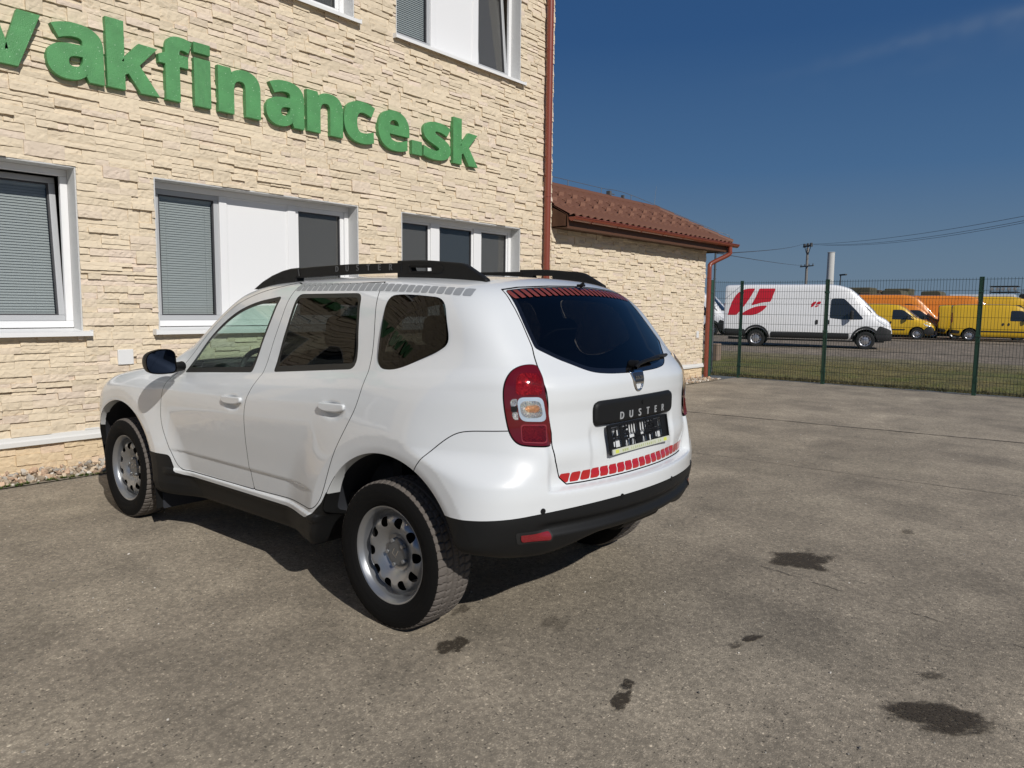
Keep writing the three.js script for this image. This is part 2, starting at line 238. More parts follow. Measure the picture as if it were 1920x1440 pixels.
// ---------------------------------------------------------------- the car
const FONT = await new FontLoader().loadAsync('fonts/droid/droid_sans_bold.typeface.json');
const suv = thing('parked_suv', 'large white five-door SUV with black roof rails parked nose to the stone wall', 'car', [0, 0, 0], .01112);
const bodyNet = clip(surfaceNet([-.96, .2, -3.62], [.03, 1.7, .9], .0102), (x) => x);
{
  const at = (poly) => { const s = polySdf(poly); return { zy: (x, y, z) => s(z, y), xy: (x, y, z) => z < .1 ? 9 : s(x, y), sy: (x, y, z) => z < .2 ? 9 : s(-.8 * x - .6 * z, y), s }; };
  const sheet = (m, off = 0, both = false, flip = false) => {   // mesh -> geometry, pushed along the surface normal; both: the mirrored half as well
    const n = m.pos.length / 3, P = [], N = [], U = [];
    for (let i = 0; i < n; i++) { const x = m.pos[3 * i], y = m.pos[3 * i + 1], z = m.pos[3 * i + 2], g = grad(x, y, z); if (Math.abs(x) < 1e-5) g[0] = 0; P.push(x + g[0] * off, y + g[1] * off, z + g[2] * off); N.push(g[0], g[1], g[2]); U.push(z + x, y); }
    const make = (s) => { const g = new THREE.BufferGeometry(), p = new Float32Array(P), q = new Float32Array(N), ix = m.idx.slice(); if (s < 0) { for (let i = 0; i < p.length; i += 3) { p[i] *= -1; q[i] *= -1; } for (let i = 0; i < ix.length; i += 3) [ix[i + 1], ix[i + 2]] = [ix[i + 2], ix[i + 1]]; }
      g.setAttribute('position', new THREE.BufferAttribute(p, 3)); g.setAttribute('normal', new THREE.BufferAttribute(q, 3)); g.setAttribute('uv', new THREE.BufferAttribute(new Float32Array(U), 2)); g.setIndex(ix); return g; };
    return both ? mergeGeometries([make(1), make(-1)]) : make(flip ? -1 : 1);
  };
  let rest = bodyNet;
  const take = (d, gap = .0021) => { const inn = clip(rest, (x, y, z) => d(x, y, z) + gap); rest = clip(rest, (x, y, z) => d(x, y, z) - gap, 1); return inn; };
  const split = (m, d, gap = 0) => [clip(m, (x, y, z) => d(x, y, z) + gap), clip(m, (x, y, z) => d(x, y, z) - gap, 1)];
  // side panes: flat up and down but for a slight crown, following the body lengthwise
  const paneX = (y, z) => { const b = 1.13 + .0755 * (z + .4), t = clamp((y - b) / (1.48 - b), -.15, 1.15), zz = clamp(z, -1.75, .22), w0 = bodyWidth(b, zz) + (bodyWidth(b, z) - bodyWidth(b, zz)), w1 = bodyWidth(1.48, zz) + (bodyWidth(1.48, z) - bodyWidth(1.48, zz)); return lerp(w0, w1, t) + .010 * 4 * t * (1 - t); };
  const pane = (m, inn, flip) => { const P = [], N = [], U = [], s = flip ? -1 : 1, ix = m.idx.slice(); for (let i = 0; i < m.pos.length; i += 3) { const y = m.pos[i + 1], z = m.pos[i + 2], x = paneX(y, z) - inn, dy = (paneX(y + .02, z) - paneX(y - .02, z)) / .04, dz = (paneX(y, z + .08) - paneX(y, z - .08)) / .16, l = Math.hypot(1, dy, dz); P.push(-x * s, y, z); N.push(-s / l, -dy / l, -dz / l); U.push(z, y); }
    if (flip) for (let i = 0; i < ix.length; i += 3) [ix[i + 1], ix[i + 2]] = [ix[i + 2], ix[i + 1]];
    const g = new THREE.BufferGeometry(); g.setAttribute('position', new THREE.BufferAttribute(new Float32Array(P), 3)); g.setAttribute('normal', new THREE.BufferAttribute(new Float32Array(N), 3)); g.setAttribute('uv', new THREE.BufferAttribute(new Float32Array(U), 2)); g.setIndex(ix); return g; };
  const pair = (name, m, off, mat, parent = suv) => [part(name, sheet(m, off), mat, parent), part(name, sheet(m, off, false, true), mat, parent)];
  // wheel arches
  const arch = (zc) => (x, y, z) => Math.abs(x) < .35 ? 9 : y > AX - .02 ? Math.hypot(z - zc, y - AX) - .463 : Math.max(Math.abs(z - zc) - .463, y - AX - .1);
  for (const zc of [0, WB]) rest = clip(rest, arch(zc), 1);
  const inner0 = rest;
  // glass outlines, door outlines (z, y)
  const wFront = at(rpoly([[-1.98, 1.022, .02], [-1.90, 1.149, .1], [-1.79, 1.265, .12], [-1.60, 1.390, .16], [-1.39, 1.456, .1], [-1.13, 1.490, .03], [-1.205, 1.072, .02]]));
  const wRear = at(rpoly([[-.995, 1.087, .02], [-.975, 1.500, .035], [-.425, 1.503, .05], [-.30, 1.145, .06]]));
  const wSide = at(rpoly([[-.222, 1.490, .075], [-.10, 1.497, .1], [.165, 1.478, .075], [.255, 1.30, .06], [.235, 1.262, .06], [.0, 1.158, .09], [-.14, 1.160, .06]]));
  const dFront = at(rpoly([[-1.955, .432, .05], [-2.06, .60, .12], [-2.112, .70, .1], [-2.125, .79, .1], [-2.105, .90, .1], [-2.06, 1.04, .05], [-1.93, 1.20, .1], [-1.80, 1.325, .15], [-1.62, 1.445, .15], [-1.40, 1.515, .1], [-1.1, 1.565, 0], [-1.04, 1.555, 0], [-1.055, 1.39, .1], [-1.09, 1.08, .08], [-1.108, 1.01, .05], [-1.15, .925, .05], [-1.164, .84, .1], [-1.169, .71, .1], [-1.166, .55, .1], [-1.145, .436, .01]]));
  const dRear = at(rpoly([[-1.145, .436, .01], [-1.166, .55, .1], [-1.169, .71, .1], [-1.164, .84, .1], [-1.15, .925, .05], [-1.108, 1.01, .05], [-1.09, 1.08, .08], [-1.055, 1.39, .1], [-1.035, 1.60, 0], [-.36, 1.60, 0], [-.30, 1.50, .1], [-.235, 1.30, .1], [-.185, 1.135, .08], [-.19, 1.0, .1], [-.25, .897, .1], [-.323, .785, .1], [-.367, .703, .1], [-.408, .605, .1], [-.455, .505, .06], [-.52, .452, .05]]));
  const sillP = at(rpoly([[-2.45, .515, 0], [-2.03, .512, .03], [-1.985, .41, .02], [-1.9, .402, 0], [-.58, .402, .02], [-.52, .432, .02], [-.445, .50, .02], [-.405, .565, .02], [-.1, .565, 0], [-.1, .1, 0], [-2.45, .1, 0]]));
  // lower plastic, floor
  const floorM = take((x, y, z) => Math.max(y - .262, z + .5), 0);
  part('floor_pan', sheet(floorM, 0, true), M.dark, suv);
  pair('sill', take(sillP.zy, .001), .002, M.black);
  // tailgate and rear glass (x, y)
  const cutPts = [[0, .709], [-.42, .707], [-.505, .708], [-.540, .740], [-.568, .813], [-.577, .873], [-.577, .929], [-.591, 1.012], [-.603, 1.132], [-.584, 1.199], [-.549, 1.275], [-.527, 1.374], [-.514, 1.46], [-.497, 1.518], [-.40, 1.531], [-.2, 1.542], [0, 1.546]];
  const gatePoly = cutPts.concat(cutPts.slice(1, -1).reverse().map(p => [-p[0], p[1]])).map(p => [p[0], p[1]]);
  const gate = at(gatePoly), glassPts = [[0, 1.151], [-.06, 1.151, .05], [-.20, 1.155, .04], [-.300, 1.163, .05], [-.355, 1.178, .03], [-.455, 1.222, .02], [-.538, 1.271, .012], [-.518, 1.387, .1], [-.487, 1.514, .015], [-.38, 1.527, .1], [-.2, 1.537, .1], [0, 1.541]];
  const rGlass = at(rpoly(glassPts.concat(glassPts.slice(1, -1).reverse().map(p => [-p[0], p[1], p[2]]))));
  const [gateGlass, gatePanel] = split(take(gate.xy, .0026), rGlass.xy, .0012);
  part('tailgate', sheet(gatePanel, 0, true), M.paint, suv);
  const [rg, rgRim] = split(gateGlass, (x, y, z) => rGlass.xy(x, y, z) + .022, 0);
  part('rear_window', sheet(rg, -.003, true), M.backglass, suv);
  part('rear_window_border', sheet(rgRim, -.0025, true), phys(rgb(.006, .006, .007), .05, { clearcoat: 1 }), suv);
  // tail lamps in the corner (s, y)
  const lampP = at(rpoly([[.111, 1.204, .01], [.149, 1.207, .04], [.19, 1.200, .04], [.230, 1.178, .04], [.257, 1.13, .05], [.259, 1.06, .1], [.246, .975, .1], [.232, .923, .05], [.203, .889, .04], [.15, .882, .05], [.064, .878, .006], [.060, .92, .05], [.070, .996, .05], [.088, 1.091, .05], [.095, 1.164, .02]]));
  const lampM = take(lampP.sy, .003);
  const lamps = pair('tail_lamp', lampM, .008, M.lens);
  const piece = (pts, off, mat, name) => { const m = clip(lampM, at(rpoly(pts)).sy); lamps.forEach((l, i) => part(name, sheet(m, off, false, !!i), mat, l)); };
  piece([[.207, 1.158, .03], [.180, 1.173, .02], [.107, 1.168, .02], [.102, 1.087, .02], [.212, 1.088, .02]], .0095, M.redFacet, 'stop_lamp');
  piece([[.232, 1.072, .01], [.205, 1.074, 0], [.205, 1.045, 0], [.230, 1.043, 0]], .0095, M.clearFacet, 'reverse_lamp');
  piece([[.227, 1.020, 0], [.203, 1.022, 0], [.199, .990, 0], [.220, .990, .01]], .0095, M.clearFacet, 'reverse_lamp');
  piece([[.230, 1.043, 0], [.205, 1.045, 0], [.203, 1.022, 0], [.227, 1.020, 0]], .0095, M.dark, 'lamp_divider');
  piece([[.208, 1.080, .03], [.102, 1.080, .025], [.087, .980, .025], [.194, .984, .03]], .0105, std(rgb(.55, .64, .74), .3, .45), 'lamp_bezel');
  piece([[.198, 1.065, .03], [.111, 1.065, .025], [.102, .997, .025], [.187, .998, .03]], .012, M.clearFacet, 'indicator_lamp');
  piece([[.178, 1.045, .02], [.118, 1.050, .02], [.114, 1.018, .02], [.172, 1.020, .02]], .0128, M.amberFacet, 'amber_bulb');
  piece([[.192, .971, .012], [.087, .969, .012], [.086, .892, .012], [.188, .898, .012]], .0092, std(rgb(.34, .05, .065), .25, .4), 'lamp_bezel');
  piece([[.188, .967, .012], [.091, .965, .012], [.090, .896, .012], [.185, .902, .012]], .010, M.redFacetDark, 'fog_lamp');
  // doors, their glass and rubber frames
  for (const [dp, wp, name, hz, hy] of [[dFront, wFront, 'front_door', ...HANDLES[0]], [dRear, wRear, 'rear_door', ...HANDLES[1]]]) {
    const dm = take((x, y, z) => y > 1.0 && name === 'rear_door' ? Math.max(dp.zy(x, y, z), -x - 2, (y - 1.556) - .02 * (z + .4)) : dp.zy(x, y, z));
    const [win, panel] = split(dm, wp.zy, 0), [gl, rub] = split(win, (x, y, z) => wp.s(z, y) + .021 + .012 * sstep(1.2, 1.1, y - (belt(z) - 1.1)), 0);
    const doors = pair(name, panel, 0, M.paint);
    const glassM = name === 'front_door' ? M.clear : M.tint;
    doors.forEach((d, i) => {
      part('window_seal', sheet(rub, -.002, false, !!i), M.rubber, d); part('window_pane', pane(gl, .009, !!i), glassM, d);
      const w = -bodyWidth(hy, hz), s = i ? -1 : 1, g = extrude(rpoly([[hz - .098, hy - .012, .02], [hz - .098, hy + .018, .015], [hz + .098, hy + .024, .015], [hz + .098, hy - .004, .02], [hz + .05, hy - .018, .03], [hz - .05, hy - .022, .03]]), .014, .006, [], 3);
      g.rotateY(-Math.PI / 2); g.translate(w - .012, 0, 0);
      const h = part('door_handle', g, M.paint, d); if (s < 0) h.scale.x = -1;
      for (const fb of [box(w - .018, w + .01, hy - .01, hy + .012, hz - .094, hz - .075), box(w - .018, w + .01, hy - .004, hy + .016, hz + .078, hz + .094)]) { const ft = part('handle_foot', fb, M.paint, d); if (s < 0) ft.scale.x = -1; }
      if (name === 'front_door' && !i) { const c = rod([w - .002, .872, -1.218], [w + .02, .872, -1.218], .012, .012, 16); part('door_lock', c, M.grey, d); }
    });
  }
  // fixed side glass, windscreen
  { const sm = take(wSide.zy, .0005); part('side_window', pane(sm, .0035), M.tint, suv); part('side_window', pane(sm, .0035, true), M.tint, suv); }
  const wind = (x, y, z) => Math.max(-((-1.735 - (1.535 - y) * 1.42 + .22 * x * x) - z + .012), Math.abs(x) - (.56 + .12 * (1.5 - y)), 1.055 - y + .03 * x * x, y - 1.525, z + 1.6);
  const ws = take(wind, .001); part('windscreen', sheet(ws, -.002, true), M.clear, suv);
  // bonnet, bumpers
  const bon = at(rpoly([[-3.30, .70], [-3.30, 1.3], [-2.29, 1.3], [-2.29, 1.06, .03], [-2.36, 1.03, .05], [-2.75, .985, .1], [-3.05, .915, .1], [-3.22, .83, .05]]));
  part('bonnet', sheet(take(bon.zy), 0, true), M.paint, suv);
  const seam = at(rpoly([[.16, .70], [.226, .79, .05], [.305, .870, .1], [.365, .919, .08], [.415, .937, .05], [.60, .945], [1.3, .945], [1.3, .05], [.1, .05]]));
  const bump = take(seam.zy), skirtLine = (x, y) => y - (.596 + .032 * (1 - x * x / .81));
  const [skirt, bumpW] = split(bump, skirtLine, .0008);
  const bumper = part('rear_bumper', sheet(bumpW, 0, true), M.paint, suv);
  part('bumper_skirt', sheet(skirt, .001, true), M.black, bumper);
  const nose = take((x, y, z) => Math.max(z + 2.95, y - .60), .0008); part('front_bumper_skirt', sheet(nose, 0, true), M.black, suv);
  part('body_shell', sheet(rest, 0, true), M.paint, suv);
  // stickers: grey blocks under the roof rail, red blocks on the tailgate and its glass
  const roofTop = table([[-1.2, 1.562], [-.42, 1.553], [-.02, 1.535], [.27, 1.519], [.4, 1.505]]), roofBot = table([[-1.2, 1.517], [-.42, 1.514], [.02, 1.501], [.27, 1.486], [.4, 1.478]]);
  const near = (m, f) => clip(m, f), roofBand = clip(bodyNet, (x, y, z) => Math.max(1.46 - y, y - 1.58, -1.2 - z, z - .4, x + .5));
  const N1 = 26, za = -1.03, zb = .285;
  for (let i = 0; i < N1; i++) {
    const z0 = lerp(za, zb, i / N1), z1 = lerp(za, zb, (i + 1) / N1) - .007, ls = .030;
    const d = at(rpoly([[z0, roofBot(z0), .003], [z0 - ls + .016, roofTop(z0), .003], [z1 - ls + .016, roofTop(z1), .003], [z1, roofBot(z1), .003]], 2)).zy;
    const m = clip(roofBand, d); if (!m.idx.length) continue; pair('stripe_block', m, .0012, M.stripeGrey);
  }
  const gateLow = clip(gatePanel, (x, y) => y - .80), full = (m) => { const k = m.pos.length, n = k / 3, pos = m.pos.slice(), idx = m.idx.slice(); for (let i = 0; i < k; i += 3) pos.push(-m.pos[i], m.pos[i + 1], m.pos[i + 2]); for (let i = 0; i < m.idx.length; i += 3) idx.push(m.idx[i] + n, m.idx[i + 2] + n, m.idx[i + 1] + n); return { pos, idx }; };
  const lowFull = full(gateLow), N2 = 19;
  for (let i = 0; i < N2; i++) {
    const x0 = lerp(-.548, .548, i / N2), x1 = lerp(-.548, .548, (i + 1) / N2) - .006, bend = (x) => .004 * x;
    const m = clip(lowFull, at(rpoly([[x0, .717 + bend(x0), .004], [x1, .717 + bend(x1), .004], [x1 + .012, .757 + bend(x1), .004], [x0 + .012, .757 + bend(x0), .004]], 2)).xy);
    if (m.idx.length) part('red_block', sheet(m, .0012), M.red, suv);
  }
  const glFull = full(clip(gateGlass, (x, y) => 1.46 - y)), N3 = 24;
  for (let i = 0; i < N3; i++) {
    const x0 = lerp(-.49, .49, i / N3), x1 = lerp(-.49, .49, (i + 1) / N3) - .015, top = (x) => 1.536 - .085 * x * x - .02 * Math.pow(Math.abs(x), 4) * 2, lean = -.010;
    const m = clip(glFull, at([[x0 - lean, top(x0) - .034], [x1 - lean, top(x1) - .034], [x1, top(x1)], [x0, top(x0)]]).xy);
    if (m.idx.length) part('red_glass_block', sheet(m, .0006), M.redDull, suv);
  }
  // reflectors in the skirt
  { const m = clip(skirt, at(rpoly([[-.765, .545, .012], [-.610, .540, .012], [-.600, .486, .012], [-.745, .490, .015]])).xy); pair('reflector_recess', m, .003, std(rgb(.012, .012, .012), .7));
    const r = clip(skirt, at(rpoly([[-.745, .534, .006], [-.618, .529, .006], [-.612, .498, .006], [-.730, .502, .01]])).xy); pair('rear_reflector', r, .0075, M.reflector); }
  // parking sensors
  for (const x of [-.656, -.228, .228, .656]) { const y = .622, z = (() => { let z = 1; while (F(x, y, z) > 0 && z > 0) z -= .0005; return z; })(), g = grad(x, y, z), n = V(g[0], g[1], g[2]), p = V(x, y, z); const c = rod(p.clone().addScaledVector(n, -.004).toArray(), p.clone().addScaledVector(n, .0035).toArray(), .0125, .0115, 18); part('parking_sensor', c, M.satin, bumper); }
  // dark inner shell and arch lips
  let inner = clip(inner0, (x, y, z) => Math.min(wFront.zy(x, y, z) - .004, wRear.zy(x, y, z) - .004, wSide.zy(x, y, z) - .004, rGlass.xy(x, y, z) - .004, wind(x, y, z) - .004), 1);
  part('inner_shell', sheet(inner, -.014, true), M.dark, suv);
  const skinAt = (y, z) => { let a = 1; while (a > .5 && F(a, y, z) > 0) a -= .004; return a; };
  for (const zc of [0, WB]) for (const s of [1, -1]) {
    const P = [], I = [], K = 110; let n = 0; const yf = zc ? .60 : .56, yr = zc ? .51 : .605;
    for (let i = 0; i <= K; i++) {
      const t = lerp(-.42, Math.PI + .12, i / K); let dz = Math.cos(t) * .463, y = AX + Math.sin(t) * .463; if (t < 0) { dz = .463; y = AX + .463 * t; } if (t > Math.PI) { dz = -.463; y = AX - .463 * (t - Math.PI); }
      if (dz > .2 && zc === 0) y = Math.max(y, .445); if (t > Math.PI && zc === 0) y = Math.max(y, .33); if (zc !== 0 && dz < -.3) y = Math.max(y, .43);
      const x = -skinAt(Math.max(y, .30), zc + dz), wide = (zc && dz < -.3) ? .03 : .045 + .035 * sstep(Math.PI * .72, Math.PI * .9, t);
      for (const [u, r] of [[0, 1], [.012, .993], [wide, .985], [wide + .002, 1.02], [.40, 1.02]]) P.push(s * (x + u), AX + (y - AX) * r, zc + dz * r), n++;
      if (i) for (let k = 0; k < 4; k++) { const a = (i - 1) * 5 + k, b = a + 5; if (s > 0) I.push(a, b, a + 1, b, b + 1, a + 1); else I.push(a, a + 1, b, b, a + 1, b + 1); }
    }
    const low = (j) => { const row = Math.floor(j / 24), y = P[3 * (row * 5) + 1], z = P[3 * (row * 5) + 2] - zc; return y < (z < 0 ? yf : yr); };
    const runs = []; for (let r = 0; r < K; r++) if (low(r * 24)) { const q = runs[runs.length - 1]; if (q && q[1] === r - 1) q[1] = r; else runs.push([r, r]); }
    const geo = (k0, k1, black) => { const g = new THREE.BufferGeometry(); g.setAttribute('position', new THREE.BufferAttribute(new Float32Array(P), 3)); g.setIndex(I.filter((_, j) => { const q = Math.floor(j / 6) % 4; return q >= k0 && q < k1 && (k0 > 0 || (black === false ? !low(j) : Math.floor(j / 24) >= black[0] && Math.floor(j / 24) <= black[1])); })); g.computeVertexNormals(); return g; };
    part('arch_lip', geo(0, 2, false), M.paint, suv); for (const [r0, r1] of runs) part('lower_arch_lip', geo(0, 2, [r0, r1]), M.black, suv); part('wheel_liner', geo(2, 4), M.felt, suv);
    part('wheel_well', box(s * .36, s * .50, zc ? .25 : .425, .86, zc - .48, zc + .48), M.dark, suv);
  }
}
{ // roof rails
  const prof = (z) => roofTab(z) - .035 * .34 / .36 - .02 * Math.pow(.585 / .6, 6) - .018;
  const top = [[-1.47, 1.530], [-1.38, 1.575], [-1.28, 1.610], [-1.18, 1.634], [-1.10, 1.645], [-1.03, 1.648]];
  const bar = extrude([[-1.14, 1.590], [-1.14, 1.640], [-.9, 1.650], [-.6, 1.655], [-.2, 1.650], [-.2, 1.603], [-.6, 1.602], [-1.0, 1.592]], .030, .005, [], 2);
  const foot = extrude(top.concat([[-1.02, 1.60], [-1.05, 1.59], [-1.06, 1.545]]).concat([[-1.25, 1.535]]), .046, .008, [rpoly([[-1.27, 1.570, .01], [-1.16, 1.602, .01], [-1.13, 1.602, .01], [-1.16, 1.578, .01]])], 2);
  const rear = extrude(rpoly([[-.236, 1.555], [-.236, 1.662, .006], [-.05, 1.660, .1], [.20, 1.636, .03], [.335, 1.562, .01], [.335, 1.54], [0, 1.555]]), .018, .008, [rpoly([[-.150, 1.634, .01], [.005, 1.629, .01], [.010, 1.597, .01], [-.135, 1.600, .012]])], 3);
  const cup = extrude(rpoly([[-.165, 1.642, .012], [.065, 1.632, .02], [.085, 1.612, .02], [.065, 1.594, .015], [-.155, 1.598, .015]]), .002, .001, [rpoly([[-.150, 1.634, .01], [.005, 1.629, .01], [.010, 1.597, .01], [-.135, 1.600, .012]])], 1);
  for (const s of [1, -1]) {
    const rail = new THREE.Group(); rail.name = 'roof_rail'; suv.add(rail);
    const put = (g, x, name, mat) => { const c = g.clone(); c.rotateY(-Math.PI / 2); c.translate(x + .11, .004, 0); const ps = c.attributes.position; for (let i = 0; i < ps.count; i++) { const z = ps.getZ(i); ps.setZ(i, z - .11 * (1 - .39 * z)); } const m = part(name, c, mat, rail); return m; };
    put(bar, -.577, 'rail_bar', M.satin); put(foot, -.566, 'rail_foot', M.black); put(rear, -.583, 'rail_foot', M.black); put(cup, -.6095, 'foot_recess', M.satin);
    const word = [...'DUSTER'];
    word.forEach((ch, i) => { const t = new TextGeometry(ch, { font: FONT, size: .031, depth: .0012, curveSegments: 3 }); t.computeBoundingBox(); t.translate(-(t.boundingBox.max.x + t.boundingBox.min.x) / 2, 0, 0); t.scale(1.1, 1, 1); t.rotateY(-Math.PI / 2 * s); t.translate(-.5035 * s, 1.6195 + .003 * Math.sin((i + 1) / 6 * 3), s > 0 ? lerp(-.83, -.395, i / 5) : lerp(-.395, -.83, i / 5)); const m = part('rail_letter', t, M.letterDark, rail); if (s < 0) m.scale.x = -1; });
    if (s < 0) rail.scale.x = -1;
  }
}
// bent plates: a polygon raised over a curved base
function puff(poly, step, depth, bevel, map, holes = []) {
  const s = polySdf(poly), hs = holes.map(polySdf), d = (x, y) => { let v = s(x, y); for (const h of hs) v = Math.max(v, -h(x, y)); return v; };
  let x0 = 1e9, x1 = -1e9, y0 = 1e9, y1 = -1e9; for (const [x, y] of poly) { x0 = Math.min(x0, x); x1 = Math.max(x1, x); y0 = Math.min(y0, y); y1 = Math.max(y1, y); }
  const nx = Math.ceil((x1 - x0) / step) + 2, ny = Math.ceil((y1 - y0) / step) + 2, pos = [], idx = [];
  for (let j = 0; j <= ny; j++) for (let i = 0; i <= nx; i++) pos.push(x0 - step + i * step, y0 - step + j * step, 0);
  for (let j = 0; j < ny; j++) for (let i = 0; i < nx; i++) { const a = j * (nx + 1) + i, b = a + 1, c = a + nx + 1; idx.push(a, b, c + 1, a, c + 1, c); }
  let m = clip({ pos, idx }, (x, y) => d(x, y)); const m2 = clip(m, (x, y) => d(x, y) + bevel * .3), m3 = clip(m, (x, y) => d(x, y) + bevel * .3, 1);
  const P = [], I = []; for (const q of [m2, m3]) { const o = P.length / 3; for (let i = 0; i < q.pos.length; i += 3) { const u = q.pos[i], v = q.pos[i + 1], t = clamp(-d(u, v) / bevel), h = depth * Math.sqrt(Math.max(0, 1 - (1 - t) * (1 - t))); P.push(...map(u, v, h)); } for (const k of q.idx) I.push(k + o); }
  let g = new THREE.BufferGeometry(); g.setAttribute('position', new THREE.BufferAttribute(new Float32Array(P), 3)); g.setIndex(I); g = mergeVertices(g, 1e-5); g.computeVertexNormals(); return g;
}
{ // tailgate fittings
  const gz = (x, y) => bodyRear(Math.abs(x), y);
  part('tailgate_trim', puff(rpoly([[-.352, 1.032, .03], [-.315, 1.048, .03], [.315, 1.048, .03], [.352, 1.032, .03], [.350, .950, .02], [.33, .930, .02], [-.33, .930, .02], [-.350, .950, .02]]), .007, .026, .022, (x, y, h) => [x, y, gz(x, 1.0) - .008 + h]), M.black, suv);
  [...'DUSTER'].forEach((ch, i) => { const x = lerp(-.158, .222, i / 5), t = new TextGeometry(ch, { font: FONT, size: .033, depth: .0025, curveSegments: 4 }); t.computeBoundingBox(); t.translate(-(t.boundingBox.max.x + t.boundingBox.min.x) / 2, 0, 0); t.scale(1.18, 1, 1); t.rotateY(Math.atan(-.58 * x) * -1); t.translate(x, .951, gz(x, 1.0) + .0178); part('trim_letter', t, M.letter, suv); });
  part('trim_button', rod([.02, 1.012, gz(.02, 1) + .010], [.02, 1.012, gz(.02, 1) + .0215], .011, .010, 16), M.satin, suv);
  // empty plate frame
  const pw = .268, y0 = .800, y1 = .930, zt = gz(0, .93) + .003, zb = gz(0, .80) + .006;
  const frame = new THREE.Group(); frame.name = 'plate_frame'; suv.add(frame); frame.position.set(.002, y0, zb); frame.rotation.x = -Math.atan2(zb - zt, y1 - y0);
  const H = Math.hypot(y1 - y0, zb - zt), holes = [], R = (u, v, w, h) => { const gw = w * .17, gh = Math.min(h * .12, .02); u -= gw; w += 2 * gw; v -= gh; h += 2 * gh; const x = -pw + u * 2 * pw, y = v * H; holes.push(rpoly([[x, y, .003], [x + w * 2 * pw, y, .003], [x + w * 2 * pw, y + h * H, .003], [x, y + h * H, .003]], 2)); };
  for (const [a, b] of [[.075, .32], [.775, .30]]) { R(a, .62, .05, .2); R(a + .062, .62, .05, .2); R(a, .88, .10, .035); R(a, .52, .04, .035); R(a + .055, .52, .05, .035); R(a + .04, .24, .075, .22); R(a, .27, .022, .14); }
  for (const a of [.235, .655]) { R(a, .86, .035, .05); R(a + .05, .86, .03, .05); R(a, .72, .012, .09); R(a + .022, .70, .012, .11); R(a + .045, .72, .04, .04); R(a + .045, .79, .012, .04); R(a, .60, .05, .03); R(a + .02, .50, .05, .03); }
  for (const a of [.335, .375, .415, .455]) R(a, .62, .024, .28); for (const a of [.52, .56, .60]) R(a, .62, .024, .28);
  R(.345, .43, .085, .14); R(.53, .43, .065, .14);
  for (const a of [.26, .305, .365, .41, .545, .59, .66, .70]) R(a, .2, .028, .2);
  part('frame_board', new THREE.ExtrudeGeometry(shapeOf(rpoly([[-pw, 0, .006], [pw, 0, .006], [pw, H, .006], [-pw, H, .006]]), holes), { depth: .0045, bevelEnabled: false, curveSegments: 3 }), M.satin, frame);
  part('frame_rim', [box(-pw, pw, H - .008, H, .006, .0105), box(-pw, -pw + .008, .02, H - .008, .006, .0105), box(pw - .008, pw, .02, H - .008, .006, .0105)], M.satin, frame);
  const cv = document.createElement('canvas'); cv.width = 1024; cv.height = 44; const c = cv.getContext('2d'); c.fillStyle = '#c3c6b4'; c.fillRect(0, 0, 1024, 44); c.fillStyle = '#c9cf5a'; c.fillRect(40, 6, 60, 32); c.fillRect(924, 6, 60, 32); c.fillStyle = '#8f9c42'; c.font = 'bold 34px sans-serif'; c.textBaseline = 'middle'; c.textAlign = 'center';
  [...'WWW.SLOVAKFINANCE.SK'].forEach((ch, i, a) => c.fillText(ch, lerp(170, 860, i / (a.length - 1)), 24));
  const tx = new THREE.CanvasTexture(cv); tx.colorSpace = THREE.SRGBColorSpace;
  const strip = new THREE.PlaneGeometry(2 * pw - .03, .021); strip.translate(0, .0125, .0118); part('frame_strip', [box(-pw + .012, pw - .003, .001, .024, .006, .0112)], std(rgb(.5, .51, .45), .5), frame); part('strip_print', strip, std(rgb(1, 1, 1), .5, 0, { map: tx }), frame);
  // shield badge
  const zB = (y) => gz(0, y), bx = (x, y, h) => [x, y, zB(y) - .29 * x * x + h];
  const shield = rpoly([[-.060, 1.157, .008], [.060, 1.157, .008], [.040, 1.085, .02], [.018, 1.062, .016], [-.018, 1.062, .016], [-.040, 1.085, .02]]);
  const badge = part('badge', puff(shield, .004, .007, .007, bx, [rpoly([[-.026, 1.098, .004], [.026, 1.098, .004], [.016, 1.076, .006], [-.016, 1.076, .006]])]), M.chrome, suv);
  part('badge_field', puff(rpoly([[-.050, 1.150, .004], [.050, 1.150, .004], [.036, 1.106, .004], [-.036, 1.106, .004]]), .004, .002, .002, (x, y, h) => bx(x, y, h + .0068)), std(rgb(.10, .11, .13), .25, .8), badge);
  { const t = new TextGeometry('DACIA', { font: FONT, size: .017, depth: .001, curveSegments: 3 }); t.computeBoundingBox(); t.translate(-t.boundingBox.max.x / 2, 0, 0); t.rotateX(-.05); t.translate(0, 1.118, zB(1.125) + .0095); part('badge_letters', t, M.chrome, badge); }
  // wiper and washer nozzle
  const gp = (x, y, h) => { const a = Math.abs(x); return [x, y, gz(x, y) + h]; };
  const wip = new THREE.Group(); wip.name = 'rear_wiper'; suv.add(wip);
  part('wiper_pivot', [rod(gp(.0, 1.183, -.01), gp(0, 1.188, .035), .022, .017, 16)], M.satin, wip);
  part('wiper_arm', [tube([gp(-.03, 1.172, .028), gp(.0, 1.187, .036), gp(.1, 1.200, .036), gp(.24, 1.206, .036)], .009, 20, 8)], M.satin, wip);
  part('wiper_blade', [tube([gp(.07, 1.192, .022), gp(.2, 1.206, .022), gp(.32, 1.212, .020), gp(.43, 1.210, .016)], .007, 20, 6), tube([gp(.07, 1.184, .010), gp(.2, 1.198, .010), gp(.32, 1.204, .009), gp(.43, 1.203, .008)], .0035, 20, 5)], M.rubber, wip);
  part('washer_nozzle', [rod([0, 1.545, .405], [0, 1.562, .425], .011, .006, 10), box(-.010, .010, 1.545, 1.556, .39, .43, .003)], M.satin, suv);
}
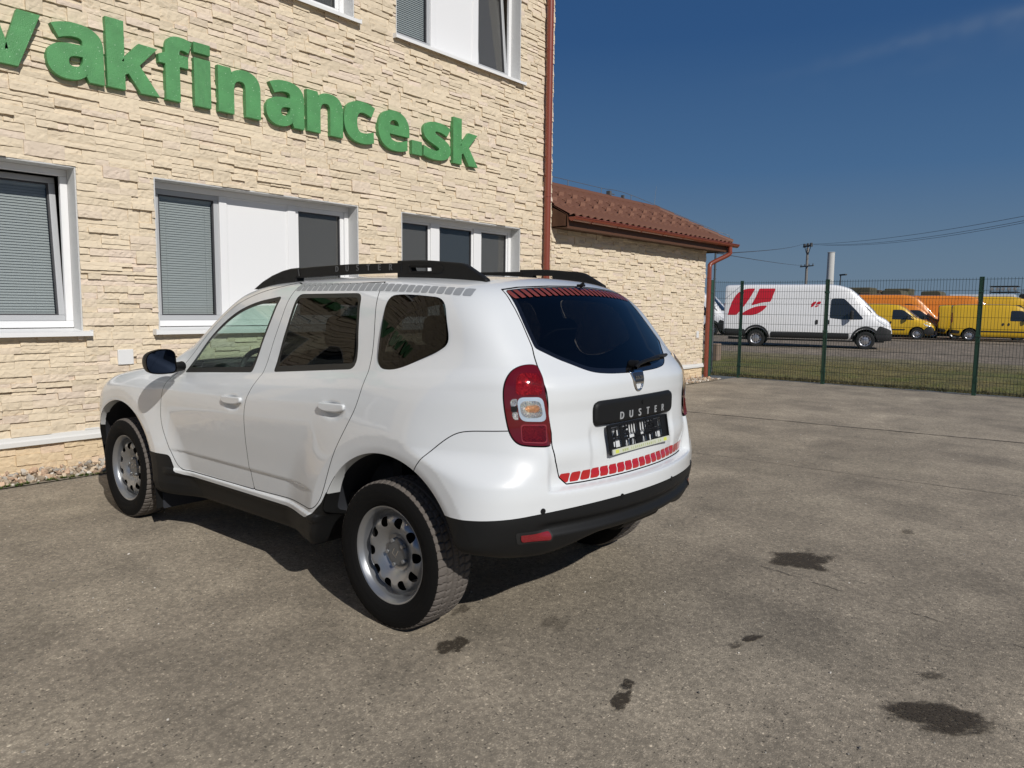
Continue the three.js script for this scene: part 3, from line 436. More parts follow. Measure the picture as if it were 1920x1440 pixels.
{ // door mirrors
  for (const s of [1, -1]) {
    const g = new THREE.Group(); g.name = 'door_mirror'; suv.add(g); if (s < 0) g.scale.x = -1;
    const poly = rpoly([[-1.055, 1.045, .05], [-1.06, 1.145, .06], [-.985, 1.176, .06], [-.892, 1.172, .045], [-.885, 1.03, .03], [-1.00, 1.026, .05]]);
    const ctr = [-.965, 1.10], P = [], I = [], L = [[0, 1], [.018, 1.01], [.05, .97], [.085, .84], [.11, .62], [.122, .3], [.124, .02]], n = poly.length;
    for (const [dz, k] of L) for (const [x, y] of poly) P.push(ctr[0] + (x - ctr[0]) * k, ctr[1] + (y - ctr[1]) * k, -1.885 - dz - .10 * (x + .965) * -1);
    for (let l = 0; l < L.length - 1; l++) for (let i = 0; i < n; i++) { const a = l * n + i, b = l * n + (i + 1) % n; I.push(a, b, a + n, b, b + n, a + n); }
    const sh = new THREE.BufferGeometry(); sh.setAttribute('position', new THREE.BufferAttribute(new Float32Array(P), 3)); sh.setIndex(I); sh.computeVertexNormals();
    part('mirror_housing', sh, M.satin, g);
    const gl = poly.map(([x, y]) => [ctr[0] + (x - ctr[0]) * .93, ctr[1] + (y - ctr[1]) * .91]), face = extrude(gl, .002); face.rotateY(.10); face.translate(-.097 * 0, 0, 0);
    const pos = face.attributes.position; for (let i = 0; i < pos.count; i++) { }
    const f2 = extrude(gl, .002), p2 = f2.attributes.position; for (let i = 0; i < p2.count; i++) p2.setZ(i, p2.getZ(i) - 1.892 + .10 * (p2.getX(i) + .965)); f2.computeVertexNormals();
    part('mirror_glass', f2, M.mirror, g);
    part('mirror_arm', tube([[-.90, 1.062, -1.935], [-.86, 1.058, -1.96], [-.80, 1.062, -1.985]], .03, 10, 10), M.satin, g);
  }
}
{ // wheels
  const RT = .3365, TS = 560;
  const sec = [[.222, -.088], [.228, -.096], [.245, -.104], [.275, -.1085], [.298, -.1065], [.315, -.1015], [.325, -.0965]], sw = sec.map(p => [p[0], p[1]]);
  const side = (pts, seg, mirror) => { const P = [], I = [], n = pts.length; for (let i = 0; i <= seg; i++) { const t = i / seg * 2 * Math.PI; for (const [r, x] of pts) P.push(mirror ? -x : x, Math.sin(t) * r, Math.cos(t) * r); } for (let i = 0; i < seg; i++) for (let k = 0; k < n - 1; k++) { const a = i * n + k, b = a + n; if (!mirror) I.push(a, b, a + 1, b, b + 1, a + 1); else I.push(a, a + 1, b, b, a + 1, b + 1); } const g = new THREE.BufferGeometry(); g.setAttribute('position', new THREE.BufferAttribute(new Float32Array(P), 3)); g.setIndex(I); g.computeVertexNormals(); return g; };
  const fine = []; for (let i = 0; i <= 60; i++) { const t = i / 60 * (sw.length - 1), k = Math.min(sw.length - 2, Math.floor(t)), f = t - k; let r = lerp(sw[k][0], sw[k + 1][0], f), x = lerp(sw[k][1], sw[k + 1][1], f); x -= (Math.abs(r - .262) < .0012 || Math.abs(r - .286) < .0012) ? .0012 : 0; fine.push([r, x]); }
  const sideL = side(fine, 120, false), sideR = side(fine, 120, true);
  // tread: blocks between circumferential and slanting grooves
  const W = 56, P = [], I = [], tread = new THREE.BufferGeometry();
  for (let i = 0; i <= TS; i++) { const t = i / TS, th = t * 2 * Math.PI; for (let k = 0; k <= W; k++) {
    const u = k / W * 2 - 1, x = u * .0985, au = Math.abs(u); let r = RT - .0045 * au * au - .0075 * Math.pow(Math.max(0, (au - .82) / .18), 2), g = 0;
    for (const c of [-.52, -.17, .17, .52]) if (Math.abs(u - c) < .042) g = 1;
    const ph = (t * 58 + (au > .52 ? .18 * Math.pow((au - .52) / .48, 1) : .9 * (au - .17)) * (u < 0 ? 1 : -1) + (u < 0 ? .5 : 0) + 70) % 1;
    if (au > .56) { if (ph < .22) g = Math.max(g, .9); } else if (au > .2) { if (ph < .20) g = Math.max(g, .8); } else if (((t * 140) % 1) < .12 && au < .1) g = Math.max(g, .3);
    r -= .0085 * g; P.push(x, Math.sin(th) * r, Math.cos(th) * r); } }
  for (let i = 0; i < TS; i++) for (let k = 0; k < W; k++) { const a = i * (W + 1) + k, b = a + W + 1; I.push(a, b, a + 1, b, b + 1, a + 1); }
  tread.setAttribute('position', new THREE.BufferAttribute(new Float32Array(P), 3)); tread.setIndex(I); tread.computeVertexNormals();
  // pressed steel disc with ten round vents, seen side at -x
  const prof = table([[.050, -.028], [.066, -.030], [.080, -.034], [.095, -.046], [.112, -.056], [.128, -.063], [.142, -.066], [.156, -.063], [.170, -.053], [.182, -.037], [.196, -.030]]);
  const polar = []; { const pos = [], idx = [], NR = 44, NT = 320; for (let i = 0; i <= NR; i++) for (let k = 0; k < NT; k++) { const r = lerp(.045, .197, i / NR), t = k / NT * 2 * Math.PI; pos.push(r * Math.cos(t), r * Math.sin(t), 0); } for (let i = 0; i < NR; i++) for (let k = 0; k < NT; k++) { const a = i * NT + k, b = i * NT + (k + 1) % NT, c = a + NT, d = b + NT; idx.push(a, c, d, a, d, b); } polar.push({ pos, idx }); }
  const hole = (x, y) => { let r = Math.hypot(x, y), t = Math.atan2(y, x), q = 2 * Math.PI / 10; t = t - Math.round(t / q) * q; const u = (r * Math.cos(t) - .147) / .0225, v = (r * Math.sin(t)) / .0225; return (Math.pow(Math.pow(Math.abs(u), 2.6) + Math.pow(Math.abs(v), 2.6), 1 / 2.6) - 1) * .018; };
  const disc = (m, off = 0) => { const P = []; for (let i = 0; i < m.pos.length; i += 3) { const r = Math.hypot(m.pos[i], m.pos[i + 1]), d = Math.max(0, hole(m.pos[i], m.pos[i + 1])), t = Math.atan2(m.pos[i + 1], m.pos[i]); let rib = r > .125 && r < .19 ? .0035 * Math.cos(t * 10) * sstep(.125, .15, r) * sstep(.19, .17, r) : 0; P.push(prof(r) - .003 * sstep(.006, 0, d) * 0 + rib + off, m.pos[i + 1], m.pos[i]); } const g = new THREE.BufferGeometry(); g.setAttribute('position', new THREE.BufferAttribute(new Float32Array(P), 3)); const I2 = m.idx.slice(); g.setIndex(I2); g.computeVertexNormals(); return g; };
  const dm = clip(polar[0], hole, 1), discG = disc(dm);
  const rimPts = [[.197, -.030], [.199, -.036], [.199, -.060], [.203, -.072], [.210, -.078], [.213, -.086], [.2195, -.0905], [.2225, -.089], [.224, -.084], [.222, -.078]].reverse();
  const rimG = side(rimPts, 120, false), barrel = side([[.19, -.03], [.186, .02], [.19, .09]], 60, false);
  const steel = std(rgb(.33, .34, .355), .32, .75), hub = std(rgb(.16, .165, .17), .38, .5);
  const capPoly = []; for (let i = 0; i < 60; i++) { const t = i / 60 * 2 * Math.PI, r = .066 - .008 * Math.pow(Math.max(0, Math.cos(5 * t)), 3); capPoly.push([r * Math.cos(t), r * Math.sin(t)]); }
  const cap = puff(capPoly, .004, .016, .014, (u, v, h) => [-.030 - h, v, u]);
  const nuts = [], logo = []; for (let i = 0; i < 5; i++) { const t = i / 5 * 2 * Math.PI; nuts.push(rod([-.034, Math.sin(t) * .057, Math.cos(t) * .057], [-.052, Math.sin(t) * .057, Math.cos(t) * .057], .0105, .0095, 6)); }
  logo.push(box(-.0475, -.0455, -.019, -.016, -.016, .012), box(-.0475, -.0455, -.019, .012, -.019, -.016), box(-.048, -.0455, -.010, .020, .006, .010));
  const tread_m = std(rgb(.115, .10, .088), .95), side_m = phys(rgb(.0055, .0053, .0052), .85, { specularIntensity: .35 });
  [[-.78, 0, .55], [-.78, WB, .9], [.78, 0, .2], [.78, WB, 1.3]].forEach(([x, z, rot], i) => {
    const w = new THREE.Group(); w.name = 'wheel'; w.position.set(x, AX, z); w.rotation.set(rot, x > 0 ? Math.PI : 0, 0); suv.add(w);
    part('tyre', merge([sideL, sideR]), side_m, w); part('tread', tread, tread_m, w); part('rim_edge', rimG, steel, w); part('rim', discG, steel, w); part('rim_barrel', barrel, M.dark, w);
    part('brake_drum', rod([.02, 0, 0], [-.01, 0, 0], .14, .14, 40), M.dark, w); part('hub_cap', cap, hub, w); for (const n of nuts) part('wheel_nut', n, M.grey, w); part('cap_mark', logo, M.chrome, w);
    part('valve', rod([-.078, .203, .02], [-.094, .205, .02], .004, .0035, 8), M.chrome, w);
  });
  // underside
  part('rear_axle', [rod([-.7, AX, 0], [.7, AX, 0], .045, .045, 12), rod([.1, .36, -.5], [.1, .36, -2.2], .05, .05, 10)], M.dark, suv);
  part('exhaust', [rod([.25, .375, .46], [.62, .375, .46], .085, .085, 16)], std(rgb(.02, .018, .016), .7, .3), suv);
}
{ // cabin
  const seat = (x, z, w, name) => { const g = new THREE.Group(); g.name = name; suv.add(g);
    part('seat_cushion', [box(x - w / 2, x + w / 2, .52, .68, z - .30, z + .22, .06)], M.seat, g);
    const b = box(-w / 2, w / 2, 0, .60, -.07, .07, .06); b.applyMatrix4(new THREE.Matrix4().makeRotationX(.30)); b.translate(x, .62, z + .20); part('seat_back', b, M.seat, g);
    const h = box(-.13, .13, 0, .19, -.05, .05, .05); h.applyMatrix4(new THREE.Matrix4().makeRotationX(.2)); h.translate(x, 1.20, z + .40); part('headrest', [h, rod([x - .05, 1.15, z + .36], [x - .05, 1.24, z + .41], .008, .008, 6), rod([x + .05, 1.15, z + .36], [x + .05, 1.24, z + .41], .008, .008, 6)], M.seat, g); };
  seat(-.37, -1.35, .50, 'front_seat'); seat(.37, -1.35, .50, 'front_seat'); seat(-.33, -.38, .60, 'rear_seat'); seat(.33, -.38, .60, 'rear_seat');
  part('dashboard', [box(-.72, .72, .80, 1.03, -2.32, -1.86, .08), box(-.58, -.16, 1.0, 1.075, -2.2, -1.88, .05)], M.dash, suv);
  const wheel = new THREE.TorusGeometry(.185, .017, 10, 40); wheel.rotateX(-.42); wheel.translate(-.37, .985, -1.72);
  part('steering_wheel', [wheel, rod([-.37, .985, -1.72], [-.37, .92, -1.9], .055, .04, 14), rod([-.54, .985, -1.72], [-.2, .985, -1.72], .02, .02, 8)], M.dash, suv);
  part('rear_view_mirror', box(-.12, .12, 1.40, 1.46, -1.72, -1.68, .02), M.dash, suv);
  part('cabin_floor', [box(-.74, .74, .48, .53, -2.2, .58), box(-.70, .70, .50, .86, -.16, -.10)], M.dark, suv);
}
// ---------------------------------------------------------------- ground and walls: textures
const rockBump = texture(512, 512, (u, v) => { const a = fbm(u * 14, v * 22, 5, 14, 22, 3), b = 1 - Math.abs(fbm(u * 10, v * 16, 4, 10, 16, 40) * 2 - 1); const h = a * .65 + b * .35; return [h, h, h]; });
const plasterBump = texture(256, 256, (u, v) => { const h = fbm(u * 60, v * 60, 3, 60, 60, 9); return [h, h, h]; });
const wm = {
  stone: std(rgb(1, 1, 1), .92, 0, { vertexColors: true, bumpMap: rep(rockBump, 1.6, 1.6), bumpScale: .005 }),
  back: std(rgb(.30, .23, .15), .95), reveal: std(rgb(.64, .64, .63), .8, 0, { bumpMap: rep(plasterBump, 3, 3), bumpScale: .002 }), pvc: phys(rgb(.80, .80, .80), .35, { clearcoat: .3 }), seal: std(rgb(.05, .05, .055), .6),
  sill: std(rgb(.80, .80, .79), .4), band: std(rgb(.70, .69, .66), .5), pane: phys(rgb(.96, .97, .97), .02, { transmission: 1, thickness: 0, ior: 1.5, specularIntensity: .7 }), dimpane: phys(rgb(.55, .55, .55), .03, { transmission: 1, thickness: 0, ior: 1.55 }),
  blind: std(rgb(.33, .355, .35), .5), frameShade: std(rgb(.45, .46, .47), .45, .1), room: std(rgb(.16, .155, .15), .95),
  pipe: phys(rgb(.22, .048, .026), .38, { clearcoat: .4 }), wood: std(rgb(.095, .042, .022), .6), tile: std(rgb(.150, .064, .038), .65), guard: std(rgb(.27, .135, .09), .55), cover: std(rgb(.74, .74, .73), .5), bracket: std(rgb(.2, .2, .2), .5, .6),
};
// ---------------------------------------------------------------- split-face stone cladding
function layStones(x0, x1, y0, y1, openings, seed) {
  const R = rng(seed), out = []; let y = y0;
  while (y < y1 - .02) {
    let H = .098 + R() * .034; if (y1 - y - H < .05) H = y1 - y; let x = x0 - R() * .3;
    while (x < x1) {
      const W = .13 + R() * .17 + (R() < .25 ? R() * .2 : 0), q = R(), n = q < .07 ? 1 : q < .74 ? 2 : 3, cuts = [0]; for (let i = 1; i < n; i++) cuts.push(i / n + (R() - .5) * .34 / n); cuts.push(1);
      for (let i = 0; i < n; i++) {
        const ya = y + H * cuts[i], yb = y + H * cuts[i + 1]; let xs = [x, x + W]; if (W > .2 && R() < .35) xs = [x, x + W * (.2 + .6 * R()), x + W];
        for (let k = 0; k < xs.length - 1; k++) {
          let rects = [[Math.max(xs[k], x0), Math.min(xs[k + 1], x1), ya, yb]];
          for (const [a, b, c, d] of openings) rects = rects.flatMap(r => { if (r[1] <= a || r[0] >= b || r[3] <= c || r[2] >= d) return [r]; const o = []; if (r[0] < a) o.push([r[0], a, r[2], r[3]]); if (r[1] > b) o.push([b, r[1], r[2], r[3]]); const l = Math.max(r[0], a), m = Math.min(r[1], b); if (r[2] < c) o.push([l, m, r[2], c]); if (r[3] > d) o.push([l, m, d, r[3]]); return o; });
          for (const r of rects) if (r[1] - r[0] > .012 && r[3] - r[2] > .008) out.push([...r, .011 + R() * .014 + (R() < .25 ? .012 : 0), R()]);
        }
      }
      x += W;
    }
    y += H;
  }
  return out;
}
function stoneGeo([x0, x1, y0, y1, d, t], zw, cell, seed, warm = 0) {
  const R = rng(seed), g = .0006, w = x1 - x0 - 2 * g, h = y1 - y0 - 2 * g, nx = Math.max(2, Math.min(12, Math.round(w / cell))), ny = Math.max(2, Math.min(5, Math.round(h / cell / .8))), P = [], I = [], n = nx + 1;
  const tiltY = (R() - .62) * .010, tiltX = (R() - .5) * .008;
  for (let j = 0; j <= ny; j++) for (let i = 0; i <= nx; i++) {
    const e = (i === 0 || i === nx || j === 0 || j === ny), u = i / nx, v = j / ny;
    let z = d + (e ? -.0012 - R() * .0024 : (R() - .5) * .0075) + tiltY * (v - .5) * 2 + tiltX * (u - .5) * 2; if (j === 0 && R() < .7) z += .003;
    P.push(x0 + g + w * u + (e && i !== 0 && i !== nx || !e ? (R() - .5) * w / nx * .35 : (R() - .5) * .002), y0 + g + h * v + (e ? (R() - .5) * .003 : (R() - .5) * h / ny * .4), zw + Math.max(.002, z) - .012);
  }
  for (let j = 0; j < ny; j++) for (let i = 0; i < nx; i++) { const a = j * n + i, b = a + 1, c = a + n; if (R() < .5) I.push(a, b, c + 1, a, c + 1, c); else I.push(a, b, c, b, c + 1, c); }
  const ring = []; for (let i = 0; i <= nx; i++) ring.push(i); for (let j = 1; j <= ny; j++) ring.push(j * n + nx); for (let i = nx - 1; i >= 0; i--) ring.push(ny * n + i); for (let j = ny - 1; j > 0; j--) ring.push(j * n);
  const o = P.length / 3; for (const q of ring) P.push(P[3 * q], P[3 * q + 1], zw - .03);
  for (let i = 0; i < ring.length; i++) { const k = (i + 1) % ring.length; I.push(ring[i], o + i, o + k, ring[i], o + k, ring[k]); }
  let geo = new THREE.BufferGeometry(); geo.setAttribute('position', new THREE.BufferAttribute(new Float32Array(P), 3)); geo.setIndex(I); geo = geo.toNonIndexed(); geo.computeVertexNormals();
  const m = geo.attributes.position.count, C = new Float32Array(m * 3), U = new Float32Array(m * 2), q = geo.attributes.position, ou = R() * 5, ov = R() * 5;
  const tone = (.93 + t * .11) * (y1 < .9 ? .965 : 1), pink = (R() < .30 ? .04 : 0) * R(), base = warm ? [.70, .55, .36] : [.70, .59, .435];
  for (let i = 0; i < m; i++) { const s = tone * (.97 + .06 * vnoise(q.getX(i) * 40, q.getY(i) * 40, 2)); C[3 * i] = base[0] * s; C[3 * i + 1] = (base[1] - pink * .25) * s; C[3 * i + 2] = (base[2] + pink * .9) * s; U[2 * i] = q.getX(i) + ou; U[2 * i + 1] = q.getY(i) + ov; }
  geo.setAttribute('color', new THREE.BufferAttribute(C, 3)); geo.setAttribute('uv', new THREE.BufferAttribute(U, 2)); return geo;
}
function mergeColoured(list) { const keys = ['position', 'normal', 'color', 'uv'], n = list.reduce((s, g) => s + g.attributes.position.count, 0), out = new THREE.BufferGeometry(); for (const k of keys) { const sz = k === 'uv' ? 2 : 3, a = new Float32Array(n * sz); let o = 0; for (const g of list) { a.set(g.attributes[k].array, o); o += g.attributes[k].array.length; } out.setAttribute(k, new THREE.BufferAttribute(a, sz)); } return out; }
function clad(wall, zw, stones, keep) {
  const eye = camera.position, seen = (s) => { const c = V((s[0] + s[1]) / 2, (s[2] + s[3]) / 2, zw), q = c.clone().project(camera), d = c.distanceTo(eye); return Math.abs(q.x) < 1.05 && Math.abs(q.y) < 1.05 ? (s[1] - s[0]) * (s[3] - s[2]) * 7 / (d * d * d) : -1 / d; };
  camera.updateMatrixWorld(); camera.updateProjectionMatrix();
  const order = stones.map((s, i) => [seen(s), i]).sort((a, b) => b[0] - a[0]), own = new Set(order.slice(0, keep).map(o => o[1])), lots = [];
  stones.forEach((s, i) => { const d = Math.hypot((s[0] + s[1]) / 2 - eye.x, zw - eye.z, (s[2] + s[3]) / 2 - eye.y), g = stoneGeo(s, zw, d < 9 ? .026 : .04, i + 17, s[3] < .27 ? 1 : 0); if (own.has(i)) part('stone', g, wm.stone, wall); else lots.push(g); });
  const m = part('stone_cladding', mergeColoured(lots), wm.stone, wall); m.userData.kind = 'stuff';
}
const ZW = -4.5, ZF = ZW - .16;
const ledge = (xa, xb, parent) => { const g = extrude([[0, .088], [.030, .078], [.034, .052], [.046, .040], [.046, .004], [.040, 0], [0, 0]], xb - xa); g.rotateY(-Math.PI / 2); g.translate(xb, .253, ZW - .004); part('base_ledge', g, wm.band, parent); const R = rng(8), k = []; for (let x = xa; x < xb; x += .3 + R() * .5) k.push(box(x, x + .04 + R() * .1, .334, .342 + R() * .008, ZW - .003, ZW + .024, .003)); part('ledge_putty', k, wm.band, parent).userData.kind = 'stuff'; };
{ // ------------------------------------------------------------ the two-storey building
  const b = thing('office_building', 'two-storey building clad in cream split-face stone with white windows', 'building');
  const wins = [[-5.4, -3.1, 1.19, 2.59, 'A'], [-2.78, -.478, 1.19, 2.59, 'T'], [.172, 2.498, 1.19, 2.595, 'P'], [3.153, 5.425, 1.19, 2.597, 'D'], [-2.78, -.478, 4.625, 6.02, 'P'], [.172, 2.467, 4.625, 6.02, 'P'], [3.08, 5.387, 4.625, 6.02, 'U']];
  const X0 = -8.5, X1 = 6.165, Y1 = 7.2, open = wins.map(w => w.slice(0, 4));
  const sh = shapeOf([[X0, -.05], [X1, -.05], [X1, Y1], [X0, Y1]], open.map(([a, c, d, e]) => [[a, d], [a, e], [c, e], [c, d]]));
  const front = new THREE.ExtrudeGeometry(sh, { depth: .30, bevelEnabled: false }); front.translate(0, 0, ZW - .325);
  const wall = part('wall', [front, box(X1 - .3, X1 - .003, 0, Y1, -11, ZW - .33), box(X0, X0 + .3, 0, Y1, -11, ZW - .33), box(X0, X1, 0, Y1, -11.3, -11.001)], wm.back, b);
  part('flat_roof', box(X0 - .1, X1 + .1, Y1 + .002, Y1 + .12, -11.4, ZW + .12), wm.sill, b);
  part('storey_slab', [box(X0 + .3, X1 - .31, 3.25, 3.5, -10.99, ZW - .34), box(X0 + .3, X1 - .31, -.02, .02, -10.99, ZW - .34)], wm.room, b);
  part('room_partition', [box(X0 + .3, X1 - .32, .03, 3.24, -8.2, -8.0), box(X0 + .3, X1 - .32, 3.51, Y1 - .01, -8.2, -8.0)], wm.room, b);
  clad(wall, ZW, layStones(X0, X1, -.02, .262, [], 21).concat(layStones(X0, X1, .335, Y1, open, 22)), 290);
  // corner: return faces of the stones
  { const st = layStones(-.16, 0, -.02, Y1, [], 23).map((s, i) => { const g = stoneGeo(s, 0, .04, i + 900, 0); g.rotateY(Math.PI / 2); g.translate(X1 + .002, 0, ZW - .165); return g; }); const m = part('corner_stones', mergeColoured(st), wm.stone, wall); m.userData.kind = 'stuff'; }
  for (const [xa, xb, ya, yb, kind] of wins) {
    const w = new THREE.Group(); w.name = 'window'; b.add(w);
    const zo = ZW + .006, zi = ZF;
    part('reveal', [box(xa, xa + .012, ya, yb, zi - .04, zo), box(xb - .012, xb, ya, yb, zi - .04, zo), box(xa + .012, xb - .012, yb - .012, yb, zi - .04, zo)], wm.reveal, w);
    // outer sill, folded sheet
    const s = extrude([[0, 0], [.175, -.018], [.232, -.026], [.232, -.062], [.226, -.062], [.226, -.032], [.17, -.024], [0, -.006]], xb - xa + .10); s.rotateY(-Math.PI / 2); s.scale(1, 1, 1); s.translate(xb + .05, ya + .03, zi + .004); part('window_sill', s, wm.sill, w);
    const sillEnd = (x) => box(x - .003, x + .003, ya - .034, ya + .02, zi + .16, zi + .238); part('sill_end', sillEnd(xa - .052), wm.sill, w); part('sill_end', sillEnd(xb + .052), wm.sill, w);
    const L = xa + .012, Rr = xb - .012, T = yb - .012, B = ya + .035, F = .058;
    const bar = (x0, x1, y0, y1, z0 = zi - .04, z1 = zi) => box(x0, x1, y0, y1, z0, z1, .006);
    part('window_frame', [bar(L, Rr, T - F, T), bar(L, Rr, B, B + F), bar(L, L + F, B + F, T - F), bar(Rr - F, Rr, B + F, T - F)], wm.pvc, w);
    const cols = kind === 'T' || kind === 'A' ? [[L + F, (L + Rr) / 2 - .04, 'blind'], [(L + Rr) / 2 + .04, Rr - F, 'tilt']]
      : kind === 'D' ? [[L + F, 3.80, 'dark'], [3.95, 4.62, 'dark'], [4.765, Rr - F, 'dark']] : kind === 'P' ? [[L + F, xa + .72, 'blind'], [xa + .795, xa + 1.505, 'panel'], [xa + 1.60, Rr - F, 'dark']] : [[L + F, xa + .72, 'blind'], [xa + .795, xa + 1.505, 'panel'], [xa + 1.60, Rr - F, 'open']];
    for (let i = 0; i < cols.length - 1; i++) part('mullion', bar(cols[i][1] - .002, cols[i + 1][0] + .002, B + F, T - F, zi - .04, zi + .004), wm.pvc, w);
    for (const [x0, x1, what] of cols) {
      const y0 = B + F, y1 = T - F;
      if (what === 'panel') { part('panel', box(x0 + .003, x1 - .003, y0 + .003, y1 - .003, zi - .03, zi - .012), wm.pvc, w); part('panel_bead', [bar(x0, x1, y1 - .014, y1, zi - .02, zi - .004), bar(x0, x1, y0, y0 + .014, zi - .02, zi - .004), bar(x0, x0 + .014, y0 + .014, y1 - .014, zi - .02, zi - .004), bar(x1 - .014, x1, y0 + .014, y1 - .014, zi - .02, zi - .004)], wm.pvc, w); continue; }
      const sash = new THREE.Group(); sash.name = 'sash'; w.add(sash); sash.position.set(0, y0, zi - .03);
      if (what === 'tilt' || what === 'open') sash.rotation.x = -.085;
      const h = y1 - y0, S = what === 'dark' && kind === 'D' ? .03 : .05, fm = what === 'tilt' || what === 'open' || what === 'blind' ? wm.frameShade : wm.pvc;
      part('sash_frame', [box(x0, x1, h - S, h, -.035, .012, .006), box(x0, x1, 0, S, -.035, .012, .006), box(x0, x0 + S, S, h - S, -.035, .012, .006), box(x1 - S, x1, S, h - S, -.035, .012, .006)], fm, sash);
      part('gasket', [box(x0 + S, x1 - S, h - S - .012, h - S, -.02, .004), box(x0 + S, x1 - S, S, S + .012, -.02, .004), box(x0 + S, x0 + S + .012, S + .012, h - S - .012, -.02, .004), box(x1 - S - .012, x1 - S, S + .012, h - S - .012, -.02, .004)], wm.seal, sash);
      part('pane', box(x0 + S + .010, x1 - S - .010, S + .010, h - S - .010, -.012, -.008), wm.pane, sash);
      if (what === 'blind' || what === 'tilt') {
        const sl = [], p = .0235; for (let y = S + .02; y < h - S - .03; y += p) { const g = new THREE.PlaneGeometry(x1 - x0 - 2 * S - .03, .025); g.rotateX(-.40); g.translate((x0 + x1) / 2, y, -.035); sl.push(g); }
        for (const q of [.2, .8]) sl.push(rod([lerp(x0, x1, q), S + .01, -.026], [lerp(x0, x1, q), h - S - .01, -.026], .0012, .0012, 4));
        sl.push(box(x0 + S + .01, x1 - S - .01, h - S - .035, h - S - .01, -.045, -.022)); part('blind', sl, wm.blind, sash);
      } else if (what === 'dark' || what === 'open') { const q = box(x0 + S + .004, x1 - S - .004, S + .004, h - S - .004, -.030, -.024); part('insect_screen', q, std(kind === 'D' && x0 > 3.9 && x0 < 4 ? rgb(.035, .042, .05) : rgb(.085, .08, .076), .95), sash); }
    }
  }
  ledge(X0, X1, b);
  part('downpipe', tube([[5.965, 7.1, ZW + .08], [5.965, 4, ZW + .08], [5.965, .1, ZW + .08]], .05, 30, 18), wm.pipe, b);
  for (const y of [1.0, 3.1, 5.2]) part('pipe_bracket', [rod([5.965, y, ZW + .08], [5.965, y + .02, ZW + .08], .054, .054, 18), rod([5.965, y + .01, ZW + .03], [5.965, y + .01, ZW - .01], .008, .008, 6)], wm.pipe, b);
  part('cover_plate', [box(-.207, -.073, .892, 1.028, ZW + .001, ZW + .026, .004), ...[[-.195, .904], [-.085, .904], [-.195, 1.016], [-.085, 1.016]].map(([x, y]) => rod([x, y, ZW + .02], [x, y, ZW + .029], .005, .005, 8))], wm.cover, b);
}
{ // ------------------------------------------------------------ green letters
  const sign = thing('letter_sign', 'raised green letters running along the cream stone wall above the windows', 'sign');
  const RG = rng(12), flecks = Array.from({ length: 90 }, () => [RG(), RG(), .003 + RG() * .006]);
  const greenMap = texture(512, 512, (u, v) => { const m = .92 + .16 * fbm(u * 8, v * 8, 4, 8, 8, 3); let k = 0; for (const [a, b, r] of flecks) { const dx = Math.abs(u - a), dy = Math.abs(v - b); if (dx < r && dy < r && Math.hypot(dx, dy) < r) k = .75; } return [lerp(.340 * m, .66, k), lerp(.585 * m, .80, k), lerp(.362 * m, .66, k)]; }, true);
  const green = std(rgb(1, 1, 1), .55, 0, { map: greenMap, bumpMap: rep(plasterBump, 2, 2), bumpScale: .003 }), edgeG = std(rgb(.045, .20, .06), .6);
  const L = [['w', -4.75, -4.06], ['w', -4.02, -3.33], ['w', -3.29, -2.60], ['.', -2.57, -2.40], ['s', -2.36, -1.98], ['l', -1.93, -1.76], ['o', -1.71, -1.24], ['v', -1.20, -.705], ['a', -.675, -.235], ['k', -.212, .235], ['f', .232, .545], ['i', .56, .722], ['n', .795, 1.245], ['a', 1.305, 1.755], ['n', 1.79, 2.255], ['c', 2.27, 2.71], ['e', 2.755, 3.235], ['.', 3.275, 3.44], ['s', 3.465, 3.94], ['k', 3.985, 4.45]];
  const y0 = 3.298, xh = .440, asc = .580, zf = ZW + .012;
  for (const [ch, xa, xb] of L) {
    const g = new TextGeometry(ch, { font: FONT, size: 1, depth: .052, curveSegments: 10, bevelEnabled: true, bevelThickness: .003, bevelSize: .004, bevelOffset: .022, bevelSegments: 1 }); g.computeBoundingBox(); const bb = g.boundingBox, w = bb.max.x - bb.min.x, h = bb.max.y - bb.min.y;
    if (ch === '.' || ch === 'l' || ch === 'i') { const st = (a, c, d, e) => box(a, c, d, e, zf, zf + .055, .004), bits = ch === '.' ? [st(xa, xb, y0, y0 + .165)] : ch === 'l' ? [st(xa, xb, y0, y0 + asc)] : [st(xa, xb, y0, y0 + xh), st(xa, xb, y0 + xh + .045, y0 + asc)]; part('letter', bits, green, sign); continue; }
    const H = ch === '.' ? .165 : 'klfi'.includes(ch) ? asc : xh, over = 'aceso'.includes(ch) ? .012 : 0;
    g.translate(-bb.min.x, -bb.min.y, 0); g.scale((xb - xa) / w, (H + 2 * over) / h, 1); g.translate(xa, y0 - over, zf); g.computeVertexNormals();
    part('letter', g, green, sign);
  }
}
